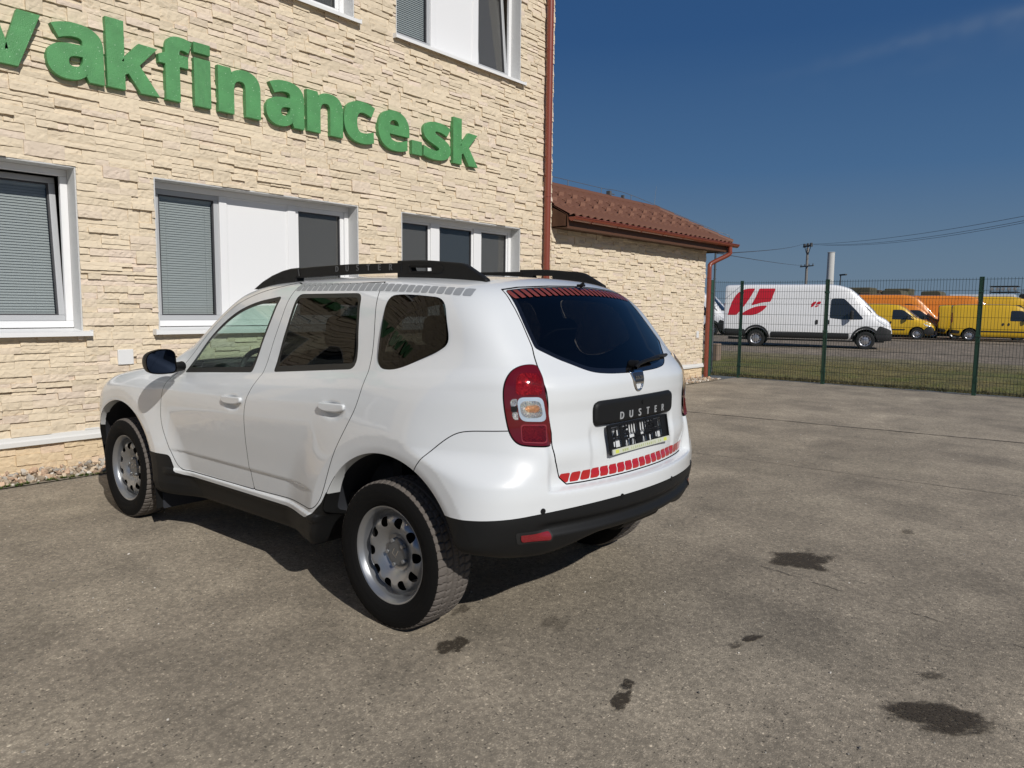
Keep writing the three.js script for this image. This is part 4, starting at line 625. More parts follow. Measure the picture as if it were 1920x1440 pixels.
{ // ------------------------------------------------------------ low annex with the tiled roof
  const a = thing('annex_building', 'low annex in cream stone with brown tiled roof and red gutter', 'building');
  const X0 = 6.172, X1 = 11.46, Y1 = 2.665, ZB = -6.2;
  const wall = part('wall', [box(X0, X1 - .03, -.05, Y1, ZW - .32, ZW - .025), box(X1 - .3, X1 - .03, 0, Y1, ZB, ZW - .325), box(X0, X1 - .03, 0, Y1, ZB - .3, ZB - .001)], wm.back, a);
  clad(wall, ZW, layStones(X0, X1, -.02, .262, [], 31).concat(layStones(X0, X1, .335, Y1, [], 32)), 290);
  { const st = layStones(0, 1.9, -.02, Y1, [], 33).map((s, i) => { const g = stoneGeo(s, 0, .05, i + 1900, 0); g.rotateY(Math.PI / 2); g.translate(X1 - .03, 0, ZW - .004); return g; }); const m = part('corner_stones', mergeColoured(st), wm.stone, wall); m.userData.kind = 'stuff'; }
  ledge(X0, X1 + .03, a);
  part('meter_box', [box(11.125, 11.215, .875, 1.01, ZW, ZW + .03, .004)], wm.cover, a);
  const ZE = -4.20, ye = 2.86, pitch = .57, zr = -5.335, xe = 11.90;      // eave line, slope, ridge
  part('soffit', [box(X0 + .004, xe - .03, Y1 + .003, Y1 + .022, ZW - .02, ZE - .025), box(X1, xe - .03, Y1 + .003, Y1 + .022, ZB - .5, ZW - .02)], wm.wood, a);
  part('fascia_board', [box(X0 + .004, xe, Y1 - .015, ye - .02, ZE - .022, ZE), box(xe - .022, xe, Y1 - .015, ye - .02, ZB - .5, ZE - .023)], wm.wood, a);
  const endB = extrude([[ZE - .002, Y1 + .004], [ZE - .002, ye - .02], [ZW - .03, ye + .13], [ZW - .03, Y1 + .004]], .02); endB.rotateY(-Math.PI / 2); part('eave_end_board', endB.translate(X0 + .024, 0, 0), wm.wood, a);
  // roof deck and tiles
  const roof = part('roof', (() => { const P = [[X0, ye, ZE], [xe, ye, ZE], [xe + (ZE - zr) * -.94, ye + (ZE - zr) * pitch, zr], [X0, ye + (ZE - zr) * pitch, zr], [X0, ye, 2 * zr - ZE], [xe, ye, 2 * zr - ZE]]; const g = new THREE.BufferGeometry(); g.setAttribute('position', new THREE.BufferAttribute(new Float32Array(P.flat()), 3)); g.setIndex([0, 1, 2, 0, 2, 3, 3, 2, 5, 3, 5, 4, 1, 5, 2]); g.computeVertexNormals(); g.translate(0, -.012, 0); return g; })(), wm.tile, a);
  const tw = .19, tl = .34, slope = Math.atan(pitch), tg = (() => { const P = [], I = [], nx = 10, ny = 4; for (let j = 0; j <= ny; j++) for (let i = 0; i <= nx; i++) { const u = i / nx, v = j / ny; const y = .032 * Math.pow(.5 + .5 * Math.cos((u - .5) * 2 * Math.PI), 1.2) + .026 * (1 - v) + (j === 0 ? -.022 : 0); P.push((u - .5) * tw, j === 0 ? y - .006 : y, j === 0 ? .002 : -(v - 1 / ny) / (1 - 1 / ny) * tl); } for (let j = 0; j < ny; j++) for (let i = 0; i < nx; i++) { const q = j * (nx + 1) + i, r = q + 1, s = q + nx + 1; I.push(q, r, s + 1, q, s + 1, s); } const g = new THREE.BufferGeometry(); g.setAttribute('position', new THREE.BufferAttribute(new Float32Array(P), 3)); g.setIndex(I); g.computeVertexNormals(); return g; })();
  const up = Math.hypot(1, pitch), cosS = 1 / up;
  for (let r = 0; r < 4; r++) for (let i = 0; i < 31; i++) {
    const x = X0 + .1 + i * tw, dz = r * tl * cosS - .04 * cosS, zz = ZE - dz; if (x > xe - .05 - .94 * (dz + .1)) continue;
    const m = part('roof_tile', tg, wm.tile, roof); m.position.set(x, ye + dz * pitch + .004, zz); m.rotation.x = slope;
    if ((r === 1 || r === 2) && i % 2 === (r === 1 ? 0 : 1)) { const sg = part('snow_guard', new THREE.BoxGeometry(.125, .085, .014), wm.guard, roof); sg.position.set(x, ye + dz * pitch + .098, zz - .07); sg.rotation.x = slope - .35; const br = part('guard_strap', new THREE.BoxGeometry(.03, .008, .14), wm.tile, roof); br.position.set(x, ye + dz * pitch + .125, zz - .13); br.rotation.x = slope; }
  }
  { const top = ye + (ZE - zr) * pitch, caps = []; for (let x = X0 + .2; x < xe - 1.2; x += .36) part('ridge_tile', rod([x - .19, top + .012, zr], [x + .19, top + .006, zr], .062, .072, 14), wm.tile, roof);
    const h0 = V(xe - (ZE - zr) * .94, top, zr), h1 = V(xe + .02, ye, ZE + .02); for (let i = 0; i < 5; i++) { const p = h0.clone().lerp(h1, i / 5), q = h0.clone().lerp(h1, (i + 1.1) / 5); part('ridge_tile', rod([p.x, p.y + .012, p.z], [q.x, q.y + .02, q.z], .05, .058, 12), wm.tile, roof); }
    const posts = []; for (let x = X0 + .5; x < xe - 1.2; x += 1.05) posts.push([x, top + .17, zr]); posts.push([h1.x - .35, ye + .30, ZE - .33], [h1.x - .02, ye + .14, ZE + .0]);
    for (const p of posts) part('wire_holder', rod([p[0], p[1] - .13, p[2]], [p[0], p[1], p[2]], .007, .007, 6), wm.bracket, a);
    part('lightning_wire', tube([[X0 + .02, top + .18, zr], ...posts], .005, 60, 5), wm.bracket, a);
    part('aerial', rod([10.72, top, zr], [10.80, top + .46, zr], .005, .002, 6), wm.bracket, a);
    part('roof_clamp', [box(9.0, 9.06, top + .07, top + .15, zr - .04, zr + .04), box(9.1, 9.22, top + .10, top + .115, zr - .01, zr + .01), box(9.5, 9.54, top + .07, top + .13, zr - .03, zr + .03)], wm.bracket, a); }
  // gutter and downpipe
  const gp = []; for (let i = 0; i <= 12; i++) { const t = Math.PI + i / 12 * Math.PI; gp.push([Math.cos(t) * .062, Math.sin(t) * .062]); } const gi = gp.map(([x, y]) => [x * .93, y * .93 + .001]).reverse();
  const gut = new THREE.ExtrudeGeometry(shapeOf(gp.concat([[.070, .004]]).concat(gi)), { depth: xe + .22 - X0 - .02, bevelEnabled: false }); gut.rotateY(Math.PI / 2); gut.translate(X0 + .02, 2.815, ZE + .072); part('gutter', gut, wm.pipe, a);
  const bead = rod([X0 + .02, 2.817, ZE + .137], [xe + .22, 2.817, ZE + .137], .008, .008, 8); part('gutter_bead', bead, wm.pipe, a);
  const cap = new THREE.CircleGeometry(.062, 16, Math.PI, Math.PI); for (const x of [X0 + .021, xe + .219]) { const c = cap.clone(); c.rotateY(Math.PI / 2); c.translate(x, 2.815, ZE + .072); part('gutter_end', c, wm.pipe, a); }
  for (let x = X0 + .5; x < xe; x += .75) part('gutter_clip', new THREE.TorusGeometry(.066, .004, 6, 14, Math.PI).rotateZ(Math.PI).rotateY(Math.PI / 2).translate(x, 2.816, ZE + .072), wm.pipe, a);
  const px = 11.50, pz = ZW + .075; part('downpipe', tube([[xe - .10, 2.76, ZE + .07], [xe - .10, 2.68, ZE + .07], [xe - .11, 2.60, ZE + .05], [px + .06, 2.42, pz + .02], [px, 2.33, pz], [px, 2.2, pz], [px, 1.2, pz], [px, .05, pz]], .045, 70, 16), wm.pipe, a);
  for (const y of [.45, 1.3, 2.1]) part('pipe_bracket', rod([px, y, pz], [px, y + .025, pz], .049, .049, 16), wm.pipe, a);
}
// ---------------------------------------------------------------- the yard
const grit = (() => { // tarred concrete: fine gravel in a grey-brown binder
  const N = 2048, R = rng(77), H = new Float32Array(N * N), C = new Float32Array(N * N);
  for (let n = 0; n < 150000; n++) { const x = R() * N, y = R() * N, r = 1.2 + R() * R() * 3.6, a = .25 + R() * .75, c = R() < .10 ? .9 * R() : (R() - .5) * .5, sq = .6 + R() * .8; for (let j = -5; j <= 5; j++) for (let i = -5; i <= 5; i++) { const d = Math.hypot(i * sq, j / sq) / r; if (d > 1) continue; const k = ((Math.floor(y) + j + N) % N) * N + ((Math.floor(x) + i + N) % N), h = a * Math.sqrt(1 - d * d); if (h > H[k]) { H[k] = h; C[k] = c; } } }
  for (let n = 0; n < 2600; n++) { const x = R() * N, y = R() * N, r = 1.3 + R() * 2.6, sq = .5 + R(); for (let j = -6; j <= 6; j++) for (let i = -6; i <= 6; i++) { const d = Math.hypot(i * sq, j / sq) / r; if (d > 1) continue; const k = ((Math.floor(y) + j + N) % N) * N + ((Math.floor(x) + i + N) % N); H[k] = Math.min(H[k], -.8 * (1 - d)); C[k] = -.75; } }
  const col = texture(N, N, (u, v, i, j) => { const k = j * N + i, m = fbm(u * 9, v * 9, 5, 9, 9, 5), f = fbm(u * 150, v * 150, 3, 150, 150, 6); let s = .635 * (.80 + .32 * m) * (.83 + .34 * f) * (1 + .40 * C[k] - .08 * (H[k] < .12)); return [s * 1.06, s * .985, s * .87]; }, true);
  const bmp = texture(N, N, (u, v, i, j) => { const h = .45 + H[j * N + i] * .42; return [h, h, h]; });
  return { col, bmp };
})();
const TILE = 2.6;
const yardMat = std(rgb(1, 1, 1), .93, 0, { map: rep(grit.col, 1 / TILE, 1 / TILE), bumpMap: rep(grit.bmp, 1 / TILE, 1 / TILE), bumpScale: .0028, vertexColors: true });
function patchwork(x0, x1, z0, z1, nx, nz, tone, y = 0, height = null) {
  const P = [], C = [], U = [], I = [];
  for (let j = 0; j <= nz; j++) for (let i = 0; i <= nx; i++) { const x = lerp(x0, x1, i / nx), z = lerp(z0, z1, j / nz), c = tone(x, z); P.push(x, y + (height ? height(x, z) : 0), z); C.push(...(Array.isArray(c) ? c : [c, c, c])); U.push(x + .13 * Math.sin(z * .7), z + .11 * Math.sin(x * .6)); }
  for (let j = 0; j < nz; j++) for (let i = 0; i < nx; i++) { const a = j * (nx + 1) + i, b = a + 1, c = a + nx + 1; I.push(a, c, b, b, c, c + 1); }
  const g = new THREE.BufferGeometry(); g.setAttribute('position', new THREE.BufferAttribute(new Float32Array(P), 3)); g.setAttribute('color', new THREE.BufferAttribute(new Float32Array(C), 3)); g.setAttribute('uv', new THREE.BufferAttribute(new Float32Array(U), 2)); g.setIndex(I); g.computeVertexNormals(); return g;
}
// slab joints: the plain one at x = 6.75 .. 7.05, fainter ones nearer
const joint = (x, z, at, k, w) => Math.abs(x - at - k * (z - .3) - .012 * Math.sin(z * 9) - .02 * vnoise(z * 3, 5)) < w;
const yardTone = (x, z) => {
  const big = fbm(x * .23 + 9, z * .31 + 4, 4, 0, 0, 2), mid = fbm(x * 1.1, z * 1.5, 4, 0, 0, 8), streak = fbm(x * 2.2 + 3, z * .35, 3, 0, 0, 12);
  let t = .83 + .24 * (big - .5) + .18 * (mid - .5) + .12 * (streak - .5);
  if (x > 4.2) t *= 1 + .12 * sstep(4.2, 8, x) * (fbm(x * .6, z * 1.6, 3, 0, 0, 31) - .25);
  const bend = z + .35 * x;                                    // paler scuffs in front of the car
  t *= 1 + .16 * sstep(.12, 0, Math.abs(z + 2.35 - .42 * (x + 1.9) + .1 * Math.sin(x * 5))) * sstep(.45, .7, fbm(x * 4, z * 4, 3, 0, 0, 51)) * (x < -.8 ? 1 : 0);
  t *= 1 - .10 * sstep(.6, 0, Math.abs(x - 2.05 + .25 * z)) * sstep(-1, 1, z);
  return [t, t * (.995 + .01 * mid), t * (.985 + .02 * big)];
};
struct('yard', patchwork(-9, 12.35, -4.13, 9, 356, 219, yardTone), yardMat);
struct('yard_far', patchwork(-60, -9, -60, 60, 10, 20, () => .8, -.004), yardMat);
struct('yard_rear', patchwork(-9, 12.3, 9, 60, 20, 30, () => .8, -.004), yardMat);
{ // open joints between the slabs: narrow strips of dark earth
  const strip = (pts, w, name) => { const P = [], I = []; pts.forEach(([x, z], i) => { const q = pts[Math.min(i + 1, pts.length - 1)], p = pts[Math.max(i - 1, 0)], dx = q[0] - p[0], dz = q[1] - p[1], l = Math.hypot(dx, dz), ww = w * (.55 + .9 * vnoise(i * .7, 3)); P.push(x - dz / l * ww, .004, z + dx / l * ww, x + dz / l * ww, .004, z - dx / l * ww); if (i) { const a = 2 * i; I.push(a - 2, a, a - 1, a - 1, a, a + 1); } }); const g = new THREE.BufferGeometry(); g.setAttribute('position', new THREE.BufferAttribute(new Float32Array(P), 3)); g.setIndex(I); g.computeVertexNormals(); return struct(name, g, std(rgb(.045, .04, .034), .95)); };
  const line = (x0, z0, x1, z1, n, amp, s) => Array.from({ length: n + 1 }, (_, i) => { const t = i / n; return [lerp(x0, x1, t) + amp * (fbm(t * 24, s, 3) - .5), lerp(z0, z1, t) + amp * .3 * (vnoise(t * 40, s) - .5)]; });
  strip(line(6.42, -4.1, 7.28, 5.2, 160, .05, 3), .012, 'slab_joint');
  strip(line(3.72, -3.6, 4.05, 2.6, 120, .06, 7), .0032, 'slab_joint');
  for (const [a, b] of [[0, .09], [.13, .2], [.34, .40], [.52, .56]]) strip(line(lerp(1.05, .62, a), lerp(.95, 3.3, a) , lerp(1.05, .62, b), lerp(.95, 3.3, b), 14, .03, 11), .0022, 'slab_joint');
  // stains: oil soaked into the surface, ragged edge
  const stain = (x, z, w, d, rot, seed, dark) => {
    const t = texture(512, 512, (u, v) => { const p = u * 2 - 1, q = v * 2 - 1, r = Math.hypot(p, q), a = fbm(u * 5 + seed, v * 5, 6, 0, 0, seed), f = fbm(u * w * 130, v * d * 130, 3, 0, 0, seed + 3), k = sstep(.12, -.14, r - .95 * a - .12 + (f - .5) * .5) * sstep(1, .75, r) * (.45 + .75 * sstep(.30, .62, f)); return [k, k, k]; }, false, false);
    const g = new THREE.PlaneGeometry(w, d); g.rotateX(-Math.PI / 2); g.rotateY(rot); g.translate(x, .0042, z);
    const m = struct('oil_stain', g, std(rgb(.045, .034, .022), .85, 0, { alphaMap: t, transparent: true, opacity: dark })); m.castShadow = false; return m;
  };
  stain(1.335, 1.10, .62, .46, -.35, 4, .95); stain(-.07, 2.045, .60, .30, -.85, 9, 1); stain(-.81, .35, .24, .2, 0, 15, .95); stain(-.71, 1.135, .22, .10, .25, 22, .95); stain(-.60, 1.09, .13, .08, .5, 23, .95); stain(.12, 1.29, .16, .09, -.3, 31, .9); stain(.0, 1.26, .12, .07, 0, 36, .5); stain(.27, 1.96, .16, .1, -.6, 41, .5); stain(2.35, 1.42, .16, .12, 0, 47, .4); stain(-.52, .12, .2, .1, .3, 52, .5); stain(-.35, .55, .25, .18, .4, 57, .25);
}
{ // loose chips on the yard
  const R = rng(63), base = [0, 1, 2].map((k) => { const g = new THREE.IcosahedronGeometry(1, 0), p = g.attributes.position; for (let i = 0; i < p.count; i++) { const h = .7 + .5 * hash3(Math.round(p.getX(i) * 50), Math.round(p.getY(i) * 50), Math.round(p.getZ(i) * 50) + k); p.setXYZ(i, p.getX(i) * h, p.getY(i) * h * .6, p.getZ(i) * h); } g.computeVertexNormals(); return g; });
  const n = 1500, im = new THREE.InstancedMesh(base[0], std(rgb(1, 1, 1), .9), n), m = new THREE.Matrix4(), q = new THREE.Quaternion(), e = new THREE.Euler();
  for (let i = 0; i < n; i++) { const s = .0022 + R() * R() * .006, x = -3.6 + Math.pow(R(), 1.2) * 13, z = -4.1 + R() * 7.2; e.set(R() * 6, R() * 6, R() * 6); m.compose(V(x, s * .35, z), q.setFromEuler(e), V(s, s, s * (.7 + R() * .6))); im.setMatrixAt(i, m); const t = R() < .4 ? .42 + R() * .2 : .12 + R() * .12; im.setColorAt(i, rgb(t, t * .94, t * .84)); }
  im.name = 'loose_chips'; im.userData = { label: 'small loose stone chips scattered over the grey yard', category: 'gravel', kind: 'stuff' }; scene.add(shade(im));
  // pebbles along the foot of the wall
  const N = 5200, pb = new THREE.InstancedMesh(base[1], std(rgb(1, 1, 1), .85), N);
  for (let i = 0; i < N; i++) { const s = .010 + R() * R() * .034, x = -5 + R() * 16.6, z = ZW + .03 + R() * .33, up = (ZW + .36 - z) / .33; e.set(R() * 6, R() * 6, R() * 6); m.compose(V(x, .012 + up * .045 * R() + s * .3, z), q.setFromEuler(e), V(s, s, s * (.7 + R() * .5))); pb.setMatrixAt(i, m); const t = .30 + R() * .35, k = R(); pb.setColorAt(i, k < .35 ? rgb(t, t * .80, t * .58) : k < .6 ? rgb(t, t * .70, t * .48) : rgb(t, t * .92, t * .80)); }
  pb.name = 'pebbles'; pb.userData = { label: 'strip of tan and white pebbles along the foot of the stone walls', category: 'pebbles', kind: 'stuff' }; scene.add(shade(pb));
  struct('pebble_bed', box(-9, 11.5, -.05, .012, ZW - .02, -4.132), std(rgb(.26, .21, .15), .95));
  const kerb = struct('kerb_strip', patchwork(-9, 11.7, -4.165, -4.10, 400, 2, (x, z) => .9 + .2 * vnoise(x * 9, z * 30), .0085, (x, z) => .006 * vnoise(x * 14, z * 20)), std(rgb(.27, .235, .18), .95, 0, { vertexColors: true }));
  // weeds in the joint by the pebbles
  const blade = (() => { const g = new THREE.BufferGeometry(), P = [], I = []; const r = rng(4); for (let k = 0; k < 9; k++) { const a = r() * 6.28, l = .5 + r() * .5, o = P.length / 3, dx = Math.cos(a), dz = Math.sin(a), w = .14; P.push(-dz * w * .5, 0, dx * w * .5, dz * w * .5, 0, -dx * w * .5, dx * .4 * l - dz * w, .55 * l, dz * .4 * l + dx * w, dx * .4 * l + dz * w, .55 * l, dz * .4 * l - dx * w, dx * .95 * l, .75 * l, dz * .95 * l); I.push(o, o + 1, o + 2, o + 1, o + 3, o + 2, o + 2, o + 3, o + 4); } g.setAttribute('position', new THREE.BufferAttribute(new Float32Array(P), 3)); g.setIndex(I); g.computeVertexNormals(); return g; })();
  const spots = [[-1.2, 14], [-1.05, 9], [-.92, 5], [-.80, 6], [-.66, 8], [-.60, 7], [-.44, 6], [-.28, 9], [.2, 4], [9.9, 6], [10.3, 4]]; let total = 0; for (const s of spots) total += s[1];
  const weeds = new THREE.InstancedMesh(blade, std(rgb(.09, .12, .03), .8, 0, { side: THREE.DoubleSide }), total); let w = 0;
  for (const [x, k] of spots) for (let i = 0; i < k; i++) { const s = .015 + R() * .025; e.set(0, R() * 6, 0); m.compose(V(x + (R() - .5) * .14, .006, -4.12 + (R() - .5) * .04), q.setFromEuler(e), V(s, s, s)); weeds.setMatrixAt(w, m); weeds.setColorAt(w++, rgb(.7 + R() * .6, .8 + R() * .5, .5 + R() * .5)); }
  weeds.name = 'weeds'; weeds.userData = { label: 'small green weeds growing in the joint beside the pebble strip', category: 'weeds', kind: 'stuff' }; scene.add(shade(weeds));
}
{ // beyond the fence: rough grass, then the gravel lot of the dealer, then fields
  const soil = texture(1024, 1024, (u, v) => { const a = fbm(u * 18, v * 18, 6, 18, 18, 61), b = fbm(u * 90, v * 90, 3, 90, 90, 62); const s = .75 + .4 * (a - .5) + .5 * (b - .5); return [s, s, s]; }, true);
  const soilB = texture(512, 512, (u, v) => { const h = fbm(u * 60, v * 60, 4, 60, 60, 64); return [h, h, h]; });
  const turf = (x, z) => { const k = fbm(x * .35, z * .5, 4, 0, 0, 71), m = fbm(x * 1.6, z * 2.2, 3, 0, 0, 73); const g = sstep(.38, .62, k * .6 + m * .4), edge = sstep(17.2, 20.5, x + 1.2 * (m - .5)); const c = [lerp(.180, .125, g), lerp(.142, .128, g), lerp(.068, .042, g)], d = [.20, .165, .125]; return c.map((v, i) => lerp(v, d[i], edge)).map((v, i) => v * [1.7, 1.75, 1.25][i]); };
  const gm = std(rgb(1, 1, 1), .95, 0, { map: rep(soil, .25, .25), bumpMap: rep(soilB, .5, .5), bumpScale: .03, vertexColors: true });
  struct('grass_verge', patchwork(12.36, 22, -40, 40, 64, 320, turf, .012, (x, z) => .05 * (fbm(x * .8, z * .8, 3) - .4) * sstep(12.36, 13, x)), gm);
  struct('gravel_lot', patchwork(22, 75, -60, 60, 100, 160, (x, z) => { const t = 1.1 + .35 * (fbm(x * .2, z * .6, 4, 0, 0, 81) - .5); return [.37 * t, .300 * t, .225 * t]; }, .010), gm);
  struct('field', patchwork(75, 700, -500, 500, 10, 20, () => [.16, .14, .08], .0), gm);
  struct('land_behind', patchwork(-300, 12.35, -400, -11.31, 10, 10, () => [.2, .18, .1], -.01), gm); struct('land_left', patchwork(-400, -60, -11, 400, 8, 8, () => [.2, .18, .1], -.02), gm); struct('land_front', patchwork(-60, 75, 60, 400, 8, 8, () => [.2, .18, .1], -.02), gm);
  const R = rng(90), tuft = (() => { const P = [], I = [], r = rng(6); for (let k = 0; k < 7; k++) { const a = r() * 6.28, l = .6 + r() * .6, o = P.length / 3, dx = Math.cos(a), dz = Math.sin(a), w = .05; P.push(-dz * w, 0, dx * w, dz * w, 0, -dx * w, dx * .5 * l, .8 * l, dz * .5 * l); I.push(o, o + 1, o + 2); } const g = new THREE.BufferGeometry(); g.setAttribute('position', new THREE.BufferAttribute(new Float32Array(P), 3)); g.setIndex(I); g.computeVertexNormals(); return g; })();
  const n = 42000, im = new THREE.InstancedMesh(tuft, std(rgb(1, 1, 1), .9, 0, { side: THREE.DoubleSide }), n), m = new THREE.Matrix4(), q = new THREE.Quaternion(), e = new THREE.Euler();
  for (let i = 0; i < n; i++) { const x = 12.3 + Math.pow(R(), 1.3) * 8.5, z = -13 + R() * 20, near = x < 12.7, s = near ? .04 + R() * .07 : .02 + R() * .035; e.set((R() - .5) * .4, R() * 6, (R() - .5) * .4); m.compose(V(x, .01, z), q.setFromEuler(e), V(s, s * (.7 + R() * .7), s)); im.setMatrixAt(i, m); const c = turf(x, z), k = .55 + R() * .5; im.setColorAt(i, near || R() < .25 ? rgb(.22 * k, .185 * k, .085 * k) : rgb(c[0] * k, c[1] * k * 1.05, c[2] * k)); }
  im.name = 'grass'; im.userData = { label: 'short dry grass on the verge behind the wire fence', category: 'grass', kind: 'stuff' }; scene.add(shade(im));
}
// ---------------------------------------------------------------- green welded mesh fence
{
  const f = thing('mesh_fence', 'green welded wire mesh fence on square posts between yard and grass', 'fence'), green = std(rgb(.012, .055, .035), .5), gw = std(rgb(.006, .018, .013), .6);
  const posts = [[11.66, -4.44], [12.33, -4.06], [12.27, -2.28], [12.16, .335], [12.05, 2.9], [11.94, 5.4]];
  posts.forEach(([x, z], i) => { const g = part('fence_post', box(-.032, .032, -.02, 2.06, -.032, .032, .006), green, f); g.position.set(x, 0, z); const a = posts[Math.max(0, i - 1)], b = posts[Math.min(posts.length - 1, i + 1)]; g.rotation.y = Math.atan2(b[0] - a[0], b[1] - a[1]); const cp = part('post_cap', box(-.034, .034, 2.06, 2.075, -.034, .034, .004), green, g); for (const y of [.25, 1.05, 1.82]) part('fence_clamp', box(-.040, .040, y - .018, y + .018, -.036, .036, .004), green, g); });
  for (let i = 0; i < posts.length - 1; i++) {
    const [ax, az] = posts[i], [bx, bz] = posts[i + 1], L = Math.hypot(bx - ax, bz - az), rot = Math.atan2(bx - ax, bz - az), w = [];
    const n = Math.floor((L - .05) / .05), o = (L - n * .05) / 2, r = .0029;
    const bentAt = (y) => { for (const c of [.30, .97, 1.64]) { const d = Math.abs(y - c); if (d < .055) return .022 * (1 - d / .055); } return 0; };
    const ys = [.06, .245, .30, .355, .915, .97, 1.025, 1.585, 1.64, 1.695, 2.06];
    for (let k = 0; k <= n; k++) { const z = o + k * .05; for (let j = 0; j < ys.length - 1; j++) w.push(rod([-.034 - bentAt(ys[j]), ys[j], z], [-.034 - bentAt(ys[j + 1]), ys[j + 1], z], r, r, 5)); }
    for (const y of [.07, .245, .355, .50, .70, .915, 1.025, 1.17, 1.37, 1.585, 1.695, 1.84, 2.03]) w.push(rod([-.034 - bentAt(y), y, .02], [-.034 - bentAt(y), y, L - .02], r * 1.15, r * 1.15, 5));
    const m = part('mesh_panel', merge(w), gw, f); m.userData.kind = 'stuff'; m.position.set(ax, 0, az); m.rotation.y = rot;
  }
}
// ---------------------------------------------------------------- vans on the lot behind the fence
const vm = {
  white: phys(rgb(.86, .86, .86), .35, { clearcoat: 1, clearcoatRoughness: .05 }), yellow: phys(rgb(.72, .44, .012), .35, { clearcoat: 1, clearcoatRoughness: .06 }), orange: phys(rgb(.78, .25, .015), .35, { clearcoat: 1, clearcoatRoughness: .06 }), olive: std(rgb(.10, .09, .055), .8),
  glass: phys(rgb(.018, .022, .028), .04, { clearcoat: 1 }), plastic: std(rgb(.018, .018, .02), .6), tyre: std(rgb(.012, .012, .013), .8), alloy: std(rgb(.5, .5, .52), .3, .7), lamp: phys(rgb(.6, .62, .64), .1, { clearcoat: 1 }), red: std(rgb(.55, .012, .03), .45), tail: phys(rgb(.25, .008, .01), .2, { clearcoat: 1 }), amber: std(rgb(.6, .25, .04), .4), silver: std(rgb(.42, .43, .44), .4, .3),
};
// local axes: z forward (nose at +z), x across, seen flank at -x; rear axle at z = 0
function vanWheel(van, x, z, R, rim) {
  const w = new THREE.Group(); w.name = 'wheel'; w.position.set(x, R, z); van.add(w); const s = Math.sign(x);
  const lathe = (pts, n = 40) => { const g = new THREE.LatheGeometry(pts.map(p => new THREE.Vector2(p[0], p[1])), n); g.rotateZ(s > 0 ? -Math.PI / 2 : Math.PI / 2); return g; };
  part('tyre', lathe([[rim, -.09], [R * .96, -.09], [R, -.06], [R, .06], [R * .97, .085], [R * .9, .1], [rim * 1.03, .095], [rim, .085]]), vm.tyre, w);
  part('rim', lathe([[rim, .085], [rim * .93, .075], [rim * .86, .045], [rim * .62, .052], [rim * .3, .07], [.001, .072]]), vm.alloy, w);
  for (let k = 0; k < 10; k++) { const t = k / 10 * 6.283, h = new THREE.CylinderGeometry(rim * .11, rim * .11, .02, 10); h.rotateZ(Math.PI / 2); part('rim_vent', h.translate(s * .05, Math.sin(t) * rim * .72, Math.cos(t) * rim * .72), vm.plastic, w); }
  return w;
}
